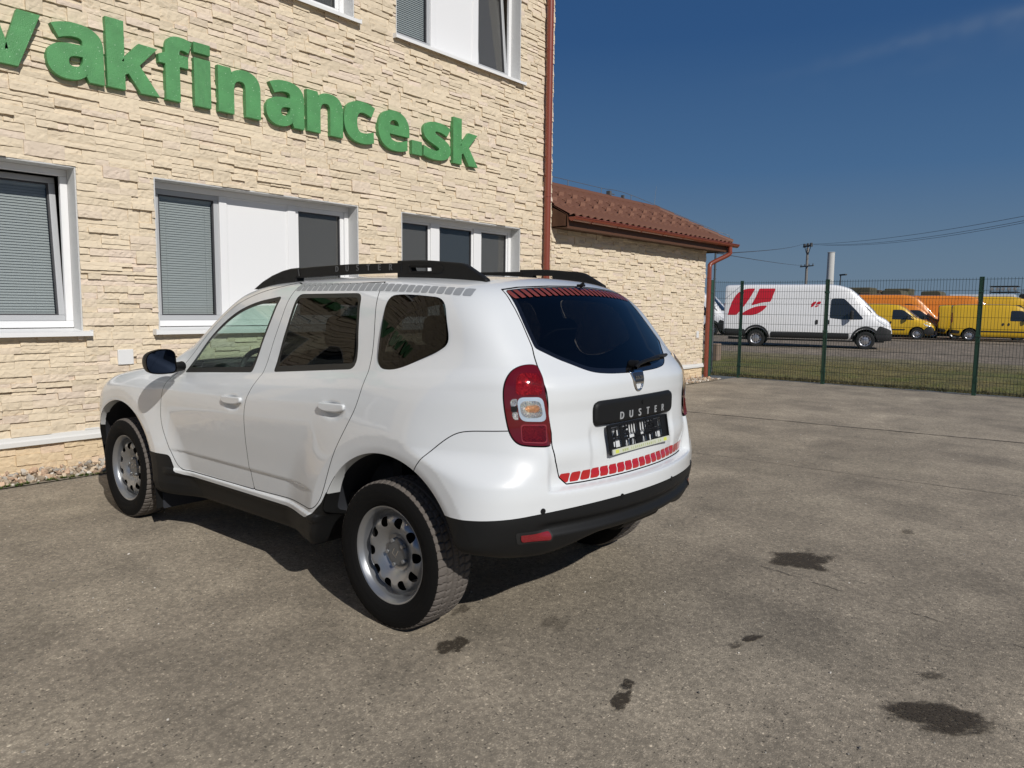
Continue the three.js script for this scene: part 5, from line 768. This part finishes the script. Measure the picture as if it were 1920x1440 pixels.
// body from cross-sections along z: [z, bottom, top, half width low, half width at waist, half width at roof, waist height]
function vanBody(secs, mat, van, cut) {
  const P = [], I = [], n = 26, tabs = [1, 2, 3, 4, 5, 6].map(k => table(secs.map(s => [s[0], s[k]]))), z0 = secs[0][0], z1 = secs[secs.length - 1][0], K = 90;
  const ring = (z) => { const [b, t, wl, ww, wr, hw] = tabs.map(f => f(z)), pts = []; const prof = [[wl, b], [ww, b + .12], [ww, hw], [lerp(ww, wr, .5), lerp(hw, t, .5)], [wr, t - .16], [wr - .05, t - .05], [wr - .20, t], [0, t + .015]];
    const c = new THREE.CatmullRomCurve3(prof.map(p => V(p[0], p[1], 0)), false, 'centripetal'); for (let i = 0; i < n; i++) { const q = c.getPoint(i / (n - 1)); pts.push([q.x, q.y]); } return pts; };
  for (let k = 0; k <= K; k++) { const z = lerp(z0, z1, k / K), pts = ring(z); for (let i = 0; i < n; i++) P.push(-pts[i][0], pts[i][1], z); for (let i = n - 1; i >= 0; i--) P.push(pts[i][0], pts[i][1], z); }
  const W = 2 * n; for (let k = 0; k < K; k++) for (let i = 0; i < W; i++) { const a = k * W + i, b = k * W + (i + 1) % W; I.push(a, b, a + W, b, b + W, a + W); }
  for (const k of [0, K]) { const o = P.length / 3; P.push(0, (tabs[0](k ? z1 : z0) + tabs[1](k ? z1 : z0)) / 2, k ? z1 : z0); for (let i = 0; i < W; i++) { const a = k * W + i, b = k * W + (i + 1) % W; if (k) I.push(o, a, b); else I.push(o, b, a); } }
  let m = { pos: P, idx: I }; if (cut) m = clip(m, cut, 1);
  let g = new THREE.BufferGeometry(); g.setAttribute('position', new THREE.BufferAttribute(new Float32Array(m.pos), 3)); g.setIndex(m.idx); g.computeVertexNormals(); g = toCreasedNormals(g, .7);
  part('body', g, mat, van);
  const flank = (z, y) => { const pts = ring(z); let b = pts[0][0]; for (let i = 0; i < n - 1; i++) { const [x0, y0] = pts[i], [x1, y1] = pts[i + 1]; if ((y0 - y) * (y1 - y) <= 0 && y0 !== y1) b = lerp(x0, x1, (y - y0) / (y1 - y0)); } return b; };
  // a patch lying on the flank, following its curve
  return (poly, off, name, m, parent = van, step = .05) => { const s = polySdf(poly); let a0 = 1e9, a1 = -1e9, b0 = 1e9, b1 = -1e9; for (const [x, y] of poly) { a0 = Math.min(a0, x); a1 = Math.max(a1, x); b0 = Math.min(b0, y); b1 = Math.max(b1, y); }
    const nx = Math.ceil((a1 - a0) / step) + 2, ny = Math.ceil((b1 - b0) / step) + 2, pos = [], idx = []; for (let j = 0; j <= ny; j++) for (let i = 0; i <= nx; i++) pos.push(a0 - step + i * step, b0 - step + j * step, 0); for (let j = 0; j < ny; j++) for (let i = 0; i < nx; i++) { const a = j * (nx + 1) + i, b = a + 1, c = a + nx + 1; idx.push(a, b, c + 1, a, c + 1, c); }
    const q = clip({ pos, idx }, (x, y) => s(x, y)); if (!q.idx.length) return null;
    for (const side of [-1, 1]) { const P = []; for (let i = 0; i < q.pos.length; i += 3) P.push(side * (flank(q.pos[i], q.pos[i + 1]) + off), q.pos[i + 1], q.pos[i]); const g = new THREE.BufferGeometry(); g.setAttribute('position', new THREE.BufferAttribute(new Float32Array(P), 3)); g.setIndex(q.idx); g.computeVertexNormals(); part(name, g, m, parent); } };
}
const archCut = (zs, R, y) => (x, yy, z) => Math.min(...zs.map(c => Math.max(Math.hypot(z - c, (yy - y)) - R, -(Math.abs(x) - .45))));
function bigVan(label, paint, pos, turn, group, logo) {
  const v = thing('panel_van', label, 'van', pos, turn, group), wb = 4.035, Rw = .345;
  const put = vanBody([[-1.28, .50, 2.46, .88, .98, .86, 1.05], [-1.2, .40, 2.50, .90, 1.0, .88, 1.05], [0, .36, 2.52, .95, 1.02, .90, 1.05], [2.6, .34, 2.52, .95, 1.02, .90, 1.05], [2.95, .34, 2.49, .95, 1.02, .88, 1.05], [3.4, .34, 2.36, .95, 1.02, .84, 1.05], [3.75, .34, 2.08, .95, 1.01, .80, 1.04], [4.25, .34, 1.55, .95, 1.0, .78, 1.0], [4.45, .34, 1.33, .94, .98, .76, 1.0], [4.75, .34, 1.16, .90, .94, .72, .92], [4.92, .36, .98, .80, .86, .62, .80], [4.97, .40, .80, .70, .76, .5, .66]], paint, v, archCut([0, wb], .45, Rw));
  for (const z of [0, wb]) for (const s of [-1, 1]) vanWheel(v, s * .90, z, Rw, .215);
  part('underbody', [box(-.86, .86, .28, .42, -1.1, 4.7), box(-.5, .5, .3, 1.0, -.46, .46), box(-.5, .5, .3, 1.0, wb - .46, wb + .46)], vm.plastic, v);
  put(rpoly([[.55, .38, .03], [3.45, .38, .03], [3.45, .62, .03], [.55, .62, .03]]), .012, 'side_moulding', vm.plastic);
  put(rpoly([[-1.27, .42, .03], [-.46, .42, .03], [-.44, .70, .05], [-1.27, .72, .03]]), .012, 'side_moulding', vm.plastic);
  put(rpoly([[2.74, 1.20, .06], [2.76, 1.97, .10], [3.22, 1.97, .1], [3.66, 1.52, .06], [3.96, 1.16, .03], [3.2, 1.15, .05]]), .008, 'cab_window', vm.glass);
  put(rpoly([[.05, 1.20, .01], [1.55, 1.20, .01], [1.55, 1.245, .01], [.05, 1.245, .01]]), .006, 'slide_rail', vm.plastic); put(rpoly([[1.59, 1.20, .02], [1.65, 1.20, .02], [1.65, 1.25, .02], [1.59, 1.25, .02]]), .006, 'slide_rail', vm.plastic);
  for (const z of [2.26, 2.68]) put(rpoly([[z - .055, .93, .05], [z + .055, .93, .05], [z + .055, 1.13, .05], [z - .055, 1.13, .05]]), .008, 'door_handle', vm.plastic);
  for (const z of [1.62, 2.46, 3.42]) put([[z, .64], [z + .012, .64], [z + .012, 2.15], [z, 2.15]], .004, 'door_gap', vm.plastic);
  put([[-1.2, .93], [4.0, .93], [4.0, .965], [-1.2, .965]], .006, 'side_crease', vm.silver.clone ? paint : paint);
  for (const z of [-1.05, 1.0, 2.7]) put(rpoly([[z, .53, .01], [z + .07, .53, .01], [z + .07, .56, .01], [z, .56, .01]]), .018, 'side_marker', vm.amber);
  put(rpoly([[4.42, .42, .05], [4.36, .62, .08], [4.50, .92, .05], [4.80, .82, .06], [4.97, .72, .02], [4.97, .36, .02], [4.55, .32, .05]]), .012, 'bumper', vm.plastic);
  put(rpoly([[4.36, 1.17, .03], [4.45, 1.19, .03], [4.83, .98, .03], [4.86, .90, .03], [4.70, .93, .03]]), .010, 'headlamp', vm.lamp);
  { // wheel arch trims
    for (const z of [0, wb]) { const o = [], i2 = []; for (let k = 0; k <= 20; k++) { const t = k / 20 * Math.PI; o.push([z + Math.cos(t) * .52, Rw + .03 + Math.sin(t) * .52]); i2.push([z + Math.cos(t) * .44, Rw + .03 + Math.sin(t) * .44]); } put(o.concat(i2.reverse()), .014, 'arch_trim', vm.plastic); }
  }
  const ws = new THREE.BufferGeometry(); { const P = [], I = [], A = [[3.46, 2.31, .72], [3.72, 2.09, .76], [4.0, 1.80, .80], [4.26, 1.53, .82], [4.36, 1.42, .80]]; for (const [z, y, w] of A) for (let i = 0; i <= 8; i++) { const u = i / 4 - 1; P.push(u * w, y + .035 - .05 * u * u * .6, z + .035 - .16 * u * u); } for (let k = 0; k < A.length - 1; k++) for (let i = 0; i < 8; i++) { const a = k * 9 + i; I.push(a, a + 9, a + 1, a + 1, a + 9, a + 10); } ws.setAttribute('position', new THREE.BufferAttribute(new Float32Array(P), 3)); ws.setIndex(I); ws.computeVertexNormals(); } part('windscreen', ws, vm.glass, v);
  for (const s of [-1, 1]) { part('door_mirror', box(s * 1.08, s * 1.26, 1.16, 1.50, 3.46, 3.58, .05), vm.plastic, v); part('mirror_arm', rod([s * .96, 1.20, 3.50], [s * 1.12, 1.26, 3.52], .03, .03, 8), vm.plastic, v); }
  part('tail_lamp', [box(-.93, -.86, 1.0, 1.75, -1.30, -1.22, .02), box(.86, .93, 1.0, 1.75, -1.30, -1.22, .02)], vm.tail, v);
  if (logo) { // three red swooshes on the flank, a small copy further forward
    const sw = (z, y, k) => { const T = (p) => rpoly(p.map(([a, b, r]) => [z + a * k, y + b * k, (r || 0) * k])); 
      put(T([[0, 0, 0], [.10, .42, .2], [.28, .82, .25], [.62, 1.02, .2], [.98, 1.02, 0], [.78, .62, .2], [.52, .24, .1], [.32, 0, 0]]), .005, 'logo_panel', vm.red);
      put(T([[1.13, 1.02, 0], [1.72, 1.02, 0], [1.56, .52, 0], [1.2, .48, .15], [.84, .36, .1], [1.0, .66, .2]]), .005, 'logo_panel', vm.red);
      put(T([[.44, 0, 0], [.98, 0, .15], [1.28, .16, .15], [1.46, .38, .06], [1.10, .36, .2], [.74, .22, .2]]), .005, 'logo_panel', vm.red); };
    sw(-1.14, 1.27, 1.06); sw(2.02, 1.62, .22);
  }
  return v;
}
function smallVan(label, paint, pos, turn, group) {
  const v = thing('small_van', label, 'van', pos, turn, group), wb = 2.95, Rw = .315;
  const put = vanBody([[-.86, .48, 1.80, .78, .86, .74, .95], [-.80, .34, 1.86, .82, .90, .77, .95], [-.3, .28, 1.90, .86, .915, .79, .95], [1.2, .26, 1.91, .86, .915, .79, .95], [1.9, .26, 1.87, .86, .915, .77, .95], [2.25, .26, 1.74, .86, .91, .74, .95], [2.7, .26, 1.36, .86, .905, .72, .95], [3.0, .26, 1.14, .86, .90, .70, .92], [3.4, .26, 1.0, .83, .87, .66, .82], [3.68, .28, .86, .74, .80, .58, .70], [3.80, .32, .68, .6, .68, .45, .55]], paint, v, archCut([0, wb], .40, Rw));
  for (const z of [0, wb]) for (const s of [-1, 1]) vanWheel(v, s * .80, z, Rw, .20);
  part('underbody', [box(-.78, .78, .22, .36, -.7, 3.5), box(-.42, .42, .25, .9, -.40, .40), box(-.42, .42, .25, .9, wb - .40, wb + .40)], vm.plastic, v);
  put(rpoly([[1.72, 1.08, .04], [1.74, 1.60, .04], [2.22, 1.60, .10], [2.62, 1.30, .08], [2.86, 1.06, .02]]), .008, 'cab_window', vm.glass);
  put(rpoly([[2.03, 1.10, 0], [2.03, 1.6, 0], [2.06, 1.6, 0], [2.06, 1.10, 0]]), .011, 'window_bar', vm.plastic);
  put(rpoly([[.46, .50, .03], [2.4, .50, .03], [2.4, .565, .03], [.46, .565, .03]]), .012, 'side_moulding', vm.plastic);
  put(rpoly([[.28, 1.08, .01], [1.05, 1.08, .01], [1.05, 1.115, .01], [.28, 1.115, .01]]), .006, 'slide_rail', vm.plastic);
  for (const z of [1.42, 1.66]) put(rpoly([[z - .05, .82, .05], [z + .05, .82, .05], [z + .05, .98, .05], [z - .05, .98, .05]]), .008, 'door_handle', vm.plastic);
  for (const z of [1.54, 2.62]) put([[z, .40], [z + .012, .40], [z + .012, 1.62], [z, 1.62]], .004, 'door_gap', vm.plastic);
  put(rpoly([[.12, 1.20, .05], [.10, 1.62, .05], [.12, 1.62, .02], [.14, 1.24, .06], [.30, 1.17, .02], [.30, 1.155, .02]]), .006, 'panel_edge', paint);
  put(rpoly([[3.30, .36, .05], [3.22, .50, .05], [3.42, .70, .05], [3.66, .74, .05], [3.80, .62, .02], [3.80, .30, .02], [3.4, .27, .04]]), .012, 'bumper', vm.plastic);
  put(rpoly([[3.18, .93, .03], [3.40, .95, .03], [3.64, .78, .04], [3.56, .71, .04], [3.34, .74, .04]]), .010, 'headlamp', vm.lamp);
  put(rpoly([[-.86, .40, .03], [-.44, .40, .03], [-.44, .55, .05], [-.86, .60, .03]]), .010, 'bumper', vm.plastic);
  put(rpoly([[-.86, .95, .02], [-.78, .95, .02], [-.80, 1.5, .03], [-.86, 1.5, .02]]), .010, 'tail_lamp', vm.tail);
  const ws = new THREE.BufferGeometry(); { const P = [], I = [], A = [[2.24, 1.72, .64], [2.5, 1.52, .68], [2.75, 1.32, .70], [2.98, 1.14, .70]]; for (const [z, y, w] of A) for (let i = 0; i <= 8; i++) { const u = i / 4 - 1; P.push(u * w, y + .045 - .04 * u * u, z + .03 - .12 * u * u); } for (let k = 0; k < A.length - 1; k++) for (let i = 0; i < 8; i++) { const a = k * 9 + i; I.push(a, a + 9, a + 1, a + 1, a + 9, a + 10); } ws.setAttribute('position', new THREE.BufferAttribute(new Float32Array(P), 3)); ws.setIndex(I); ws.computeVertexNormals(); } part('windscreen', ws, vm.glass, v);
  for (const s of [-1, 1]) part('door_mirror', box(s * .94, s * 1.10, 1.06, 1.30, 2.42, 2.52, .04), vm.plastic, v);
  return v;
}
// positions: rear axle on the ground; turn so that the nose points along +z
const heading = -.165 + .165 * 2;
bigVan('white high-roof panel van with red leaf marks on its side', vm.white, [27.4, 0, -9.74], .30, undefined, true);
smallVan('yellow small van half hidden by the nose of the white van', vm.yellow, [41.6, 0, -9.7], .2, 'small vans on the lot');
smallVan('orange small van just behind the yellow one beside the white van', vm.orange, [44.8, 0, -9.55], .2, 'small vans on the lot');
smallVan('yellow small van at the right edge, its wheel in front of the fence post', vm.yellow, [42.4, 0, -4.42], .2, 'small vans on the lot');
smallVan('yellow small van mostly hidden behind the rightmost yellow van', vm.yellow, [45.2, 0, -5.55], .2, 'small vans on the lot');
bigVan('orange tall van behind the small yellow and orange vans', vm.orange, [46.9, 0, -11.4], .2, 'tall vans in the back row', false);
bigVan('orange tall van in the middle, between the other tall orange and yellow', vm.orange, [49.8, 0, -8.6], .2, 'tall vans in the back row', false);
bigVan('yellow tall van rising behind the rightmost yellow van', vm.yellow, [52.8, 0, -6.6], .2, 'tall vans in the back row', false);
bigVan('white van nose showing between the annex corner and the large white van', vm.white, [38.6, 0, -20.8], .05, undefined, false);
// ---------------------------------------------------------------- army trucks, poles, wires, trees
{
  const truck = (label, pos, turn, seed) => {
    const H = 1.1;
    const t = thing('army_truck', label, 'truck', pos, turn), o = vm.olive, R = rng(seed);
    part('chassis', box(-1.1, 1.1, .7, 1.1, -3.4, 3.2, .05), vm.plastic, t);
    part('cab', [extrude(rpoly([[1.3, 1.0, .1], [1.3, 2.75, .15], [2.5, 2.78, .15], [2.85, 2.0, .1], [2.9, 1.0, .1]]), 2.2, .05).rotateY(-Math.PI / 2).translate(1.1, 0, 0)], o, t);
    part('cab_window', [box(-1.13, -1.11, 1.95, 2.55, 1.6, 2.4)], vm.glass, t);
    part('cargo_bed', [box(-1.2, 1.2, 1.15, 1.9, -3.4, 1.1, .04), box(-1.2, 1.2, 1.9, 2.62, -3.0, -1.4, .08), box(-1.0, 1.0, 1.9, 2.95, -1.2, .5, .06)], o, t);
    for (let k = 0; k < 4; k++) part('stowage_box', box(-1.1, -.2, 1.92, 2.3 + R() * .6, -3.2 + k, -2.5 + k, .05), std(rgb(.10 + R() * .05, .075 + R() * .03, .045), .8), t);
    for (const z of [-2.4, -1.1, 2.0]) for (const s of [-1, 1]) vanWheel(t, s * 1.05, z, .6, .3);
    t.scale.y = H; return t;
  };
  truck('olive army truck showing above the leftmost tall orange van', [56, 0, -13.2], .03, 3);
  truck('olive army truck showing above the middle tall orange van', [59.5, 0, -11.4], .03, 12);
  { const t = thing('expedition_truck', 'dark truck with a row of roof lamps above the tall yellow van', 'truck', [57, 0, -3.2], .03);
    part('cab', extrude(rpoly([[-.6, .9, .1], [-.6, 2.75, .15], [1.1, 2.75, .2], [1.6, 1.9, .1], [1.7, .9, .1]]), 2.1, .05).rotateY(-Math.PI / 2).translate(1.05, 0, 0), vm.plastic, t); part('box_body', [box(-1.15, 1.15, .9, 2.72, -4.6, -.8, .06)], vm.white, t); part('body_stripe', box(-1.17, -1.152, 2.3, 2.6, -4.5, -3.2), vm.plastic, t);
    part('roof_rack', [box(-1.0, 1.0, 2.86, 2.92, -2.3, -.7, .02), ...[-2.2, -1.7, -1.2, -.8].map(z => rod([-.98, 2.76, z], [-.98, 3.30, z], .02, .02, 6)), box(-1.0, 1.0, 3.26, 3.30, -2.3, -.7, .01)], vm.plastic, t);
    for (let k = 0; k < 5; k++) part('roof_lamp', rod([-1.01, 3.08, -2.15 + k * .32], [-1.08, 3.08, -2.15 + k * .32], .11, .11, 16), vm.silver, t);
    for (const z of [-3, .6]) for (const s of [-1, 1]) vanWheel(t, s * .95, z, .5, .26); }
  // utility pole, its cross-arms and the wires
  const wood = std(rgb(.20, .19, .18), .85), dark = std(rgb(.04, .042, .045), .6), conc = std(rgb(.55, .55, .53), .85), P = [74.1, -23.8];
  const up = thing('utility_pole', 'utility pole with two cross-arms above the white van', 'pole', [P[0], 0, P[1]], .86);
  part('pole', rod([0, 0, 0], [0, 7.9, 0], .17, .11, 12), wood, up); part('cross_arm', box(-.72, .72, 8.02, 8.12, -.06, .06), dark, up); part('cross_arm', box(-1.2, 1.2, 5.98, 6.08, -.06, .06), dark, up); part('arm_brace', [rod([-.6, 8.05, 0], [0, 7.0, 0], .04, .04, 6), rod([.6, 8.05, 0], [0, 7.0, 0], .04, .04, 6)], dark, up);
  for (const x of [-.62, 0, .62]) part('insulator', rod([x, 7.95, 0], [x, 8.32, 0], .16, .12, 8), dark, up); for (const x of [-1.1, -.4, .4, 1.1]) part('insulator', rod([x, 6.08, 0], [x, 6.25, 0], .05, .04, 8), dark, up);
  const wire = (a, b, sag, label, r = .016) => { const pts = []; for (let i = 0; i <= 24; i++) { const t = i / 24; pts.push([lerp(a[0], b[0], t), lerp(a[1], b[1], t) - sag * 4 * t * (1 - t), lerp(a[2], b[2], t)]); } const m = shade(new THREE.Mesh(tube(pts, r, 48, 5), dark)); m.name = numbered('overhead_wire'); m.userData = { label, category: 'wire' }; scene.add(m); };
  wire([73.6, 8.2, -24.2], [46.0, 6.75, -2.6], .35, 'upper overhead wire running right from the utility pole', .013); wire([74.6, 8.2, -23.4], [46.2, 6.58, -2.3], .45, 'middle overhead wire running right from the utility pole', .013);
  wire([74.9, 8.2, -23.1], [46.3, 6.52, -2.1], .5, 'lowest overhead wire running right from the utility pole', .012);
  wire([73.6, 8.2, -24.2], [12.95, 2.72, -5.0], .12, 'overhead wire running from the utility pole down to the mast by the annex', .012); wire([74.6, 6.1, -23.4], [12.95, 2.74, -5.0], 0.1, 'thin slack wire between the low cross-arm and the mast', .009);
  const mast = thing('cable_mast', 'thin grey mast with rungs behind the red downpipe', 'mast', [12.98, 0, -5.0]);
  part('mast_pole', rod([0, 0, 0], [0, 2.86, 0], .026, .022, 10), std(rgb(.10, .11, .12), .5, .4), mast); for (let k = 0; k < 9; k++) part('mast_rung', rod([-.06, .9 + k * .21, 0], [.07, .9 + k * .21, 0], .008, .008, 6), dark, mast);
  const ch = thing('concrete_stack', 'plain pale round stack standing behind the white van', 'chimney', [60.2, 0, -17.15]); part('stack', [rod([0, 0, 0], [0, 6.25, 0], .31, .27, 24)], conc, ch); part('stack_cap', new THREE.TorusGeometry(.27, .03, 8, 24).rotateX(Math.PI / 2).translate(0, 6.25, 0), conc, ch);
  const sl = thing('street_lamp', 'small street lamp far beyond the white van roof', 'lamp', [92, 0, -25.8], .86); part('lamp_post', rod([0, 0, 0], [0, 5.9, 0], .09, .06, 8), dark, sl); part('lamp_head', box(-1.1, .1, 5.84, 6.02, -.14, .14, .05), dark, sl);
  // concrete block by the fence
  const bl = shade(new THREE.Mesh(box(-.14, .14, 0, .50, -.12, .12, .03), std(rgb(.22, .16, .12), .95))); bl.name = 'concrete_block'; bl.position.set(17.0, .0, -6.78); bl.userData = { label: 'weathered upright concrete block in the grass behind the first fence bay', category: 'block' }; scene.add(bl);
  // bare spring trees on the right horizon, and a far belt of scrub
  const bark = std(rgb(.075, .06, .05), .9), twig = std(rgb(.10, .082, .07), .9);
  const tree = (pos, H, seed, label) => { const t = thing('bare_tree', label, 'tree', pos), R = rng(seed), segs = [], fine = [];
    const grow = (p, d, l, r, k) => { const q = p.clone().addScaledVector(d, l); (k < 2 ? segs : fine).push(rod(p.toArray(), q.toArray(), r, r * .65, k < 2 ? 7 : 4)); if (k >= 6) return; const n = k < 2 ? 3 : 2 + (R() < .5 ? 1 : 0); for (let i = 0; i < n; i++) { const e = d.clone().add(V((R() - .5) * 1.5, (R() - .25) * .8, (R() - .5) * 1.5)).normalize(); grow(p.clone().lerp(q, .55 + .45 * R()), e, l * (.62 + R() * .22), r * .6, k + 1); } };
    grow(V(0, 0, 0), V(0, 1, 0), H * .28, H * .022, 0); part('trunk', segs, bark, t); part('crown', merge(fine), twig, t).userData.kind = 'stuff'; };
  tree([128, 0, -9.6], 7.6, 3, 'bare brown tree on the right horizon, the taller one'); tree([130, 0, -6.4], 7.2, 8, 'bare brown tree on the horizon at the right frame edge'); tree([126, 0, -13.2], 4.6, 14, 'low bare tree on the horizon left of the taller bare tree');
  const R = rng(15), n = 900, g = new THREE.IcosahedronGeometry(1, 0), im = new THREE.InstancedMesh(g, std(rgb(1, 1, 1), .95), n), m = new THREE.Matrix4(), q = new THREE.Quaternion(), e = new THREE.Euler();
  for (let i = 0; i < n; i++) { const a = R(), s = .4 + R() * .8; e.set(R() * 6, R() * 6, R() * 6); m.compose(V(150 + R() * 14, .3 + R() * .9, -140 + a * 190), q.setFromEuler(e), V(s * 1.6, s, s * 1.6)); im.setMatrixAt(i, m); const t = .6 + R() * .5; im.setColorAt(i, rgb(.075 * t, .065 * t, .045 * t)); }
  im.name = 'scrub_belt'; im.userData = { label: 'low dark belt of scrub along the far horizon', category: 'scrub', kind: 'stuff' }; scene.add(shade(im));
}
renderer.render(scene, camera);
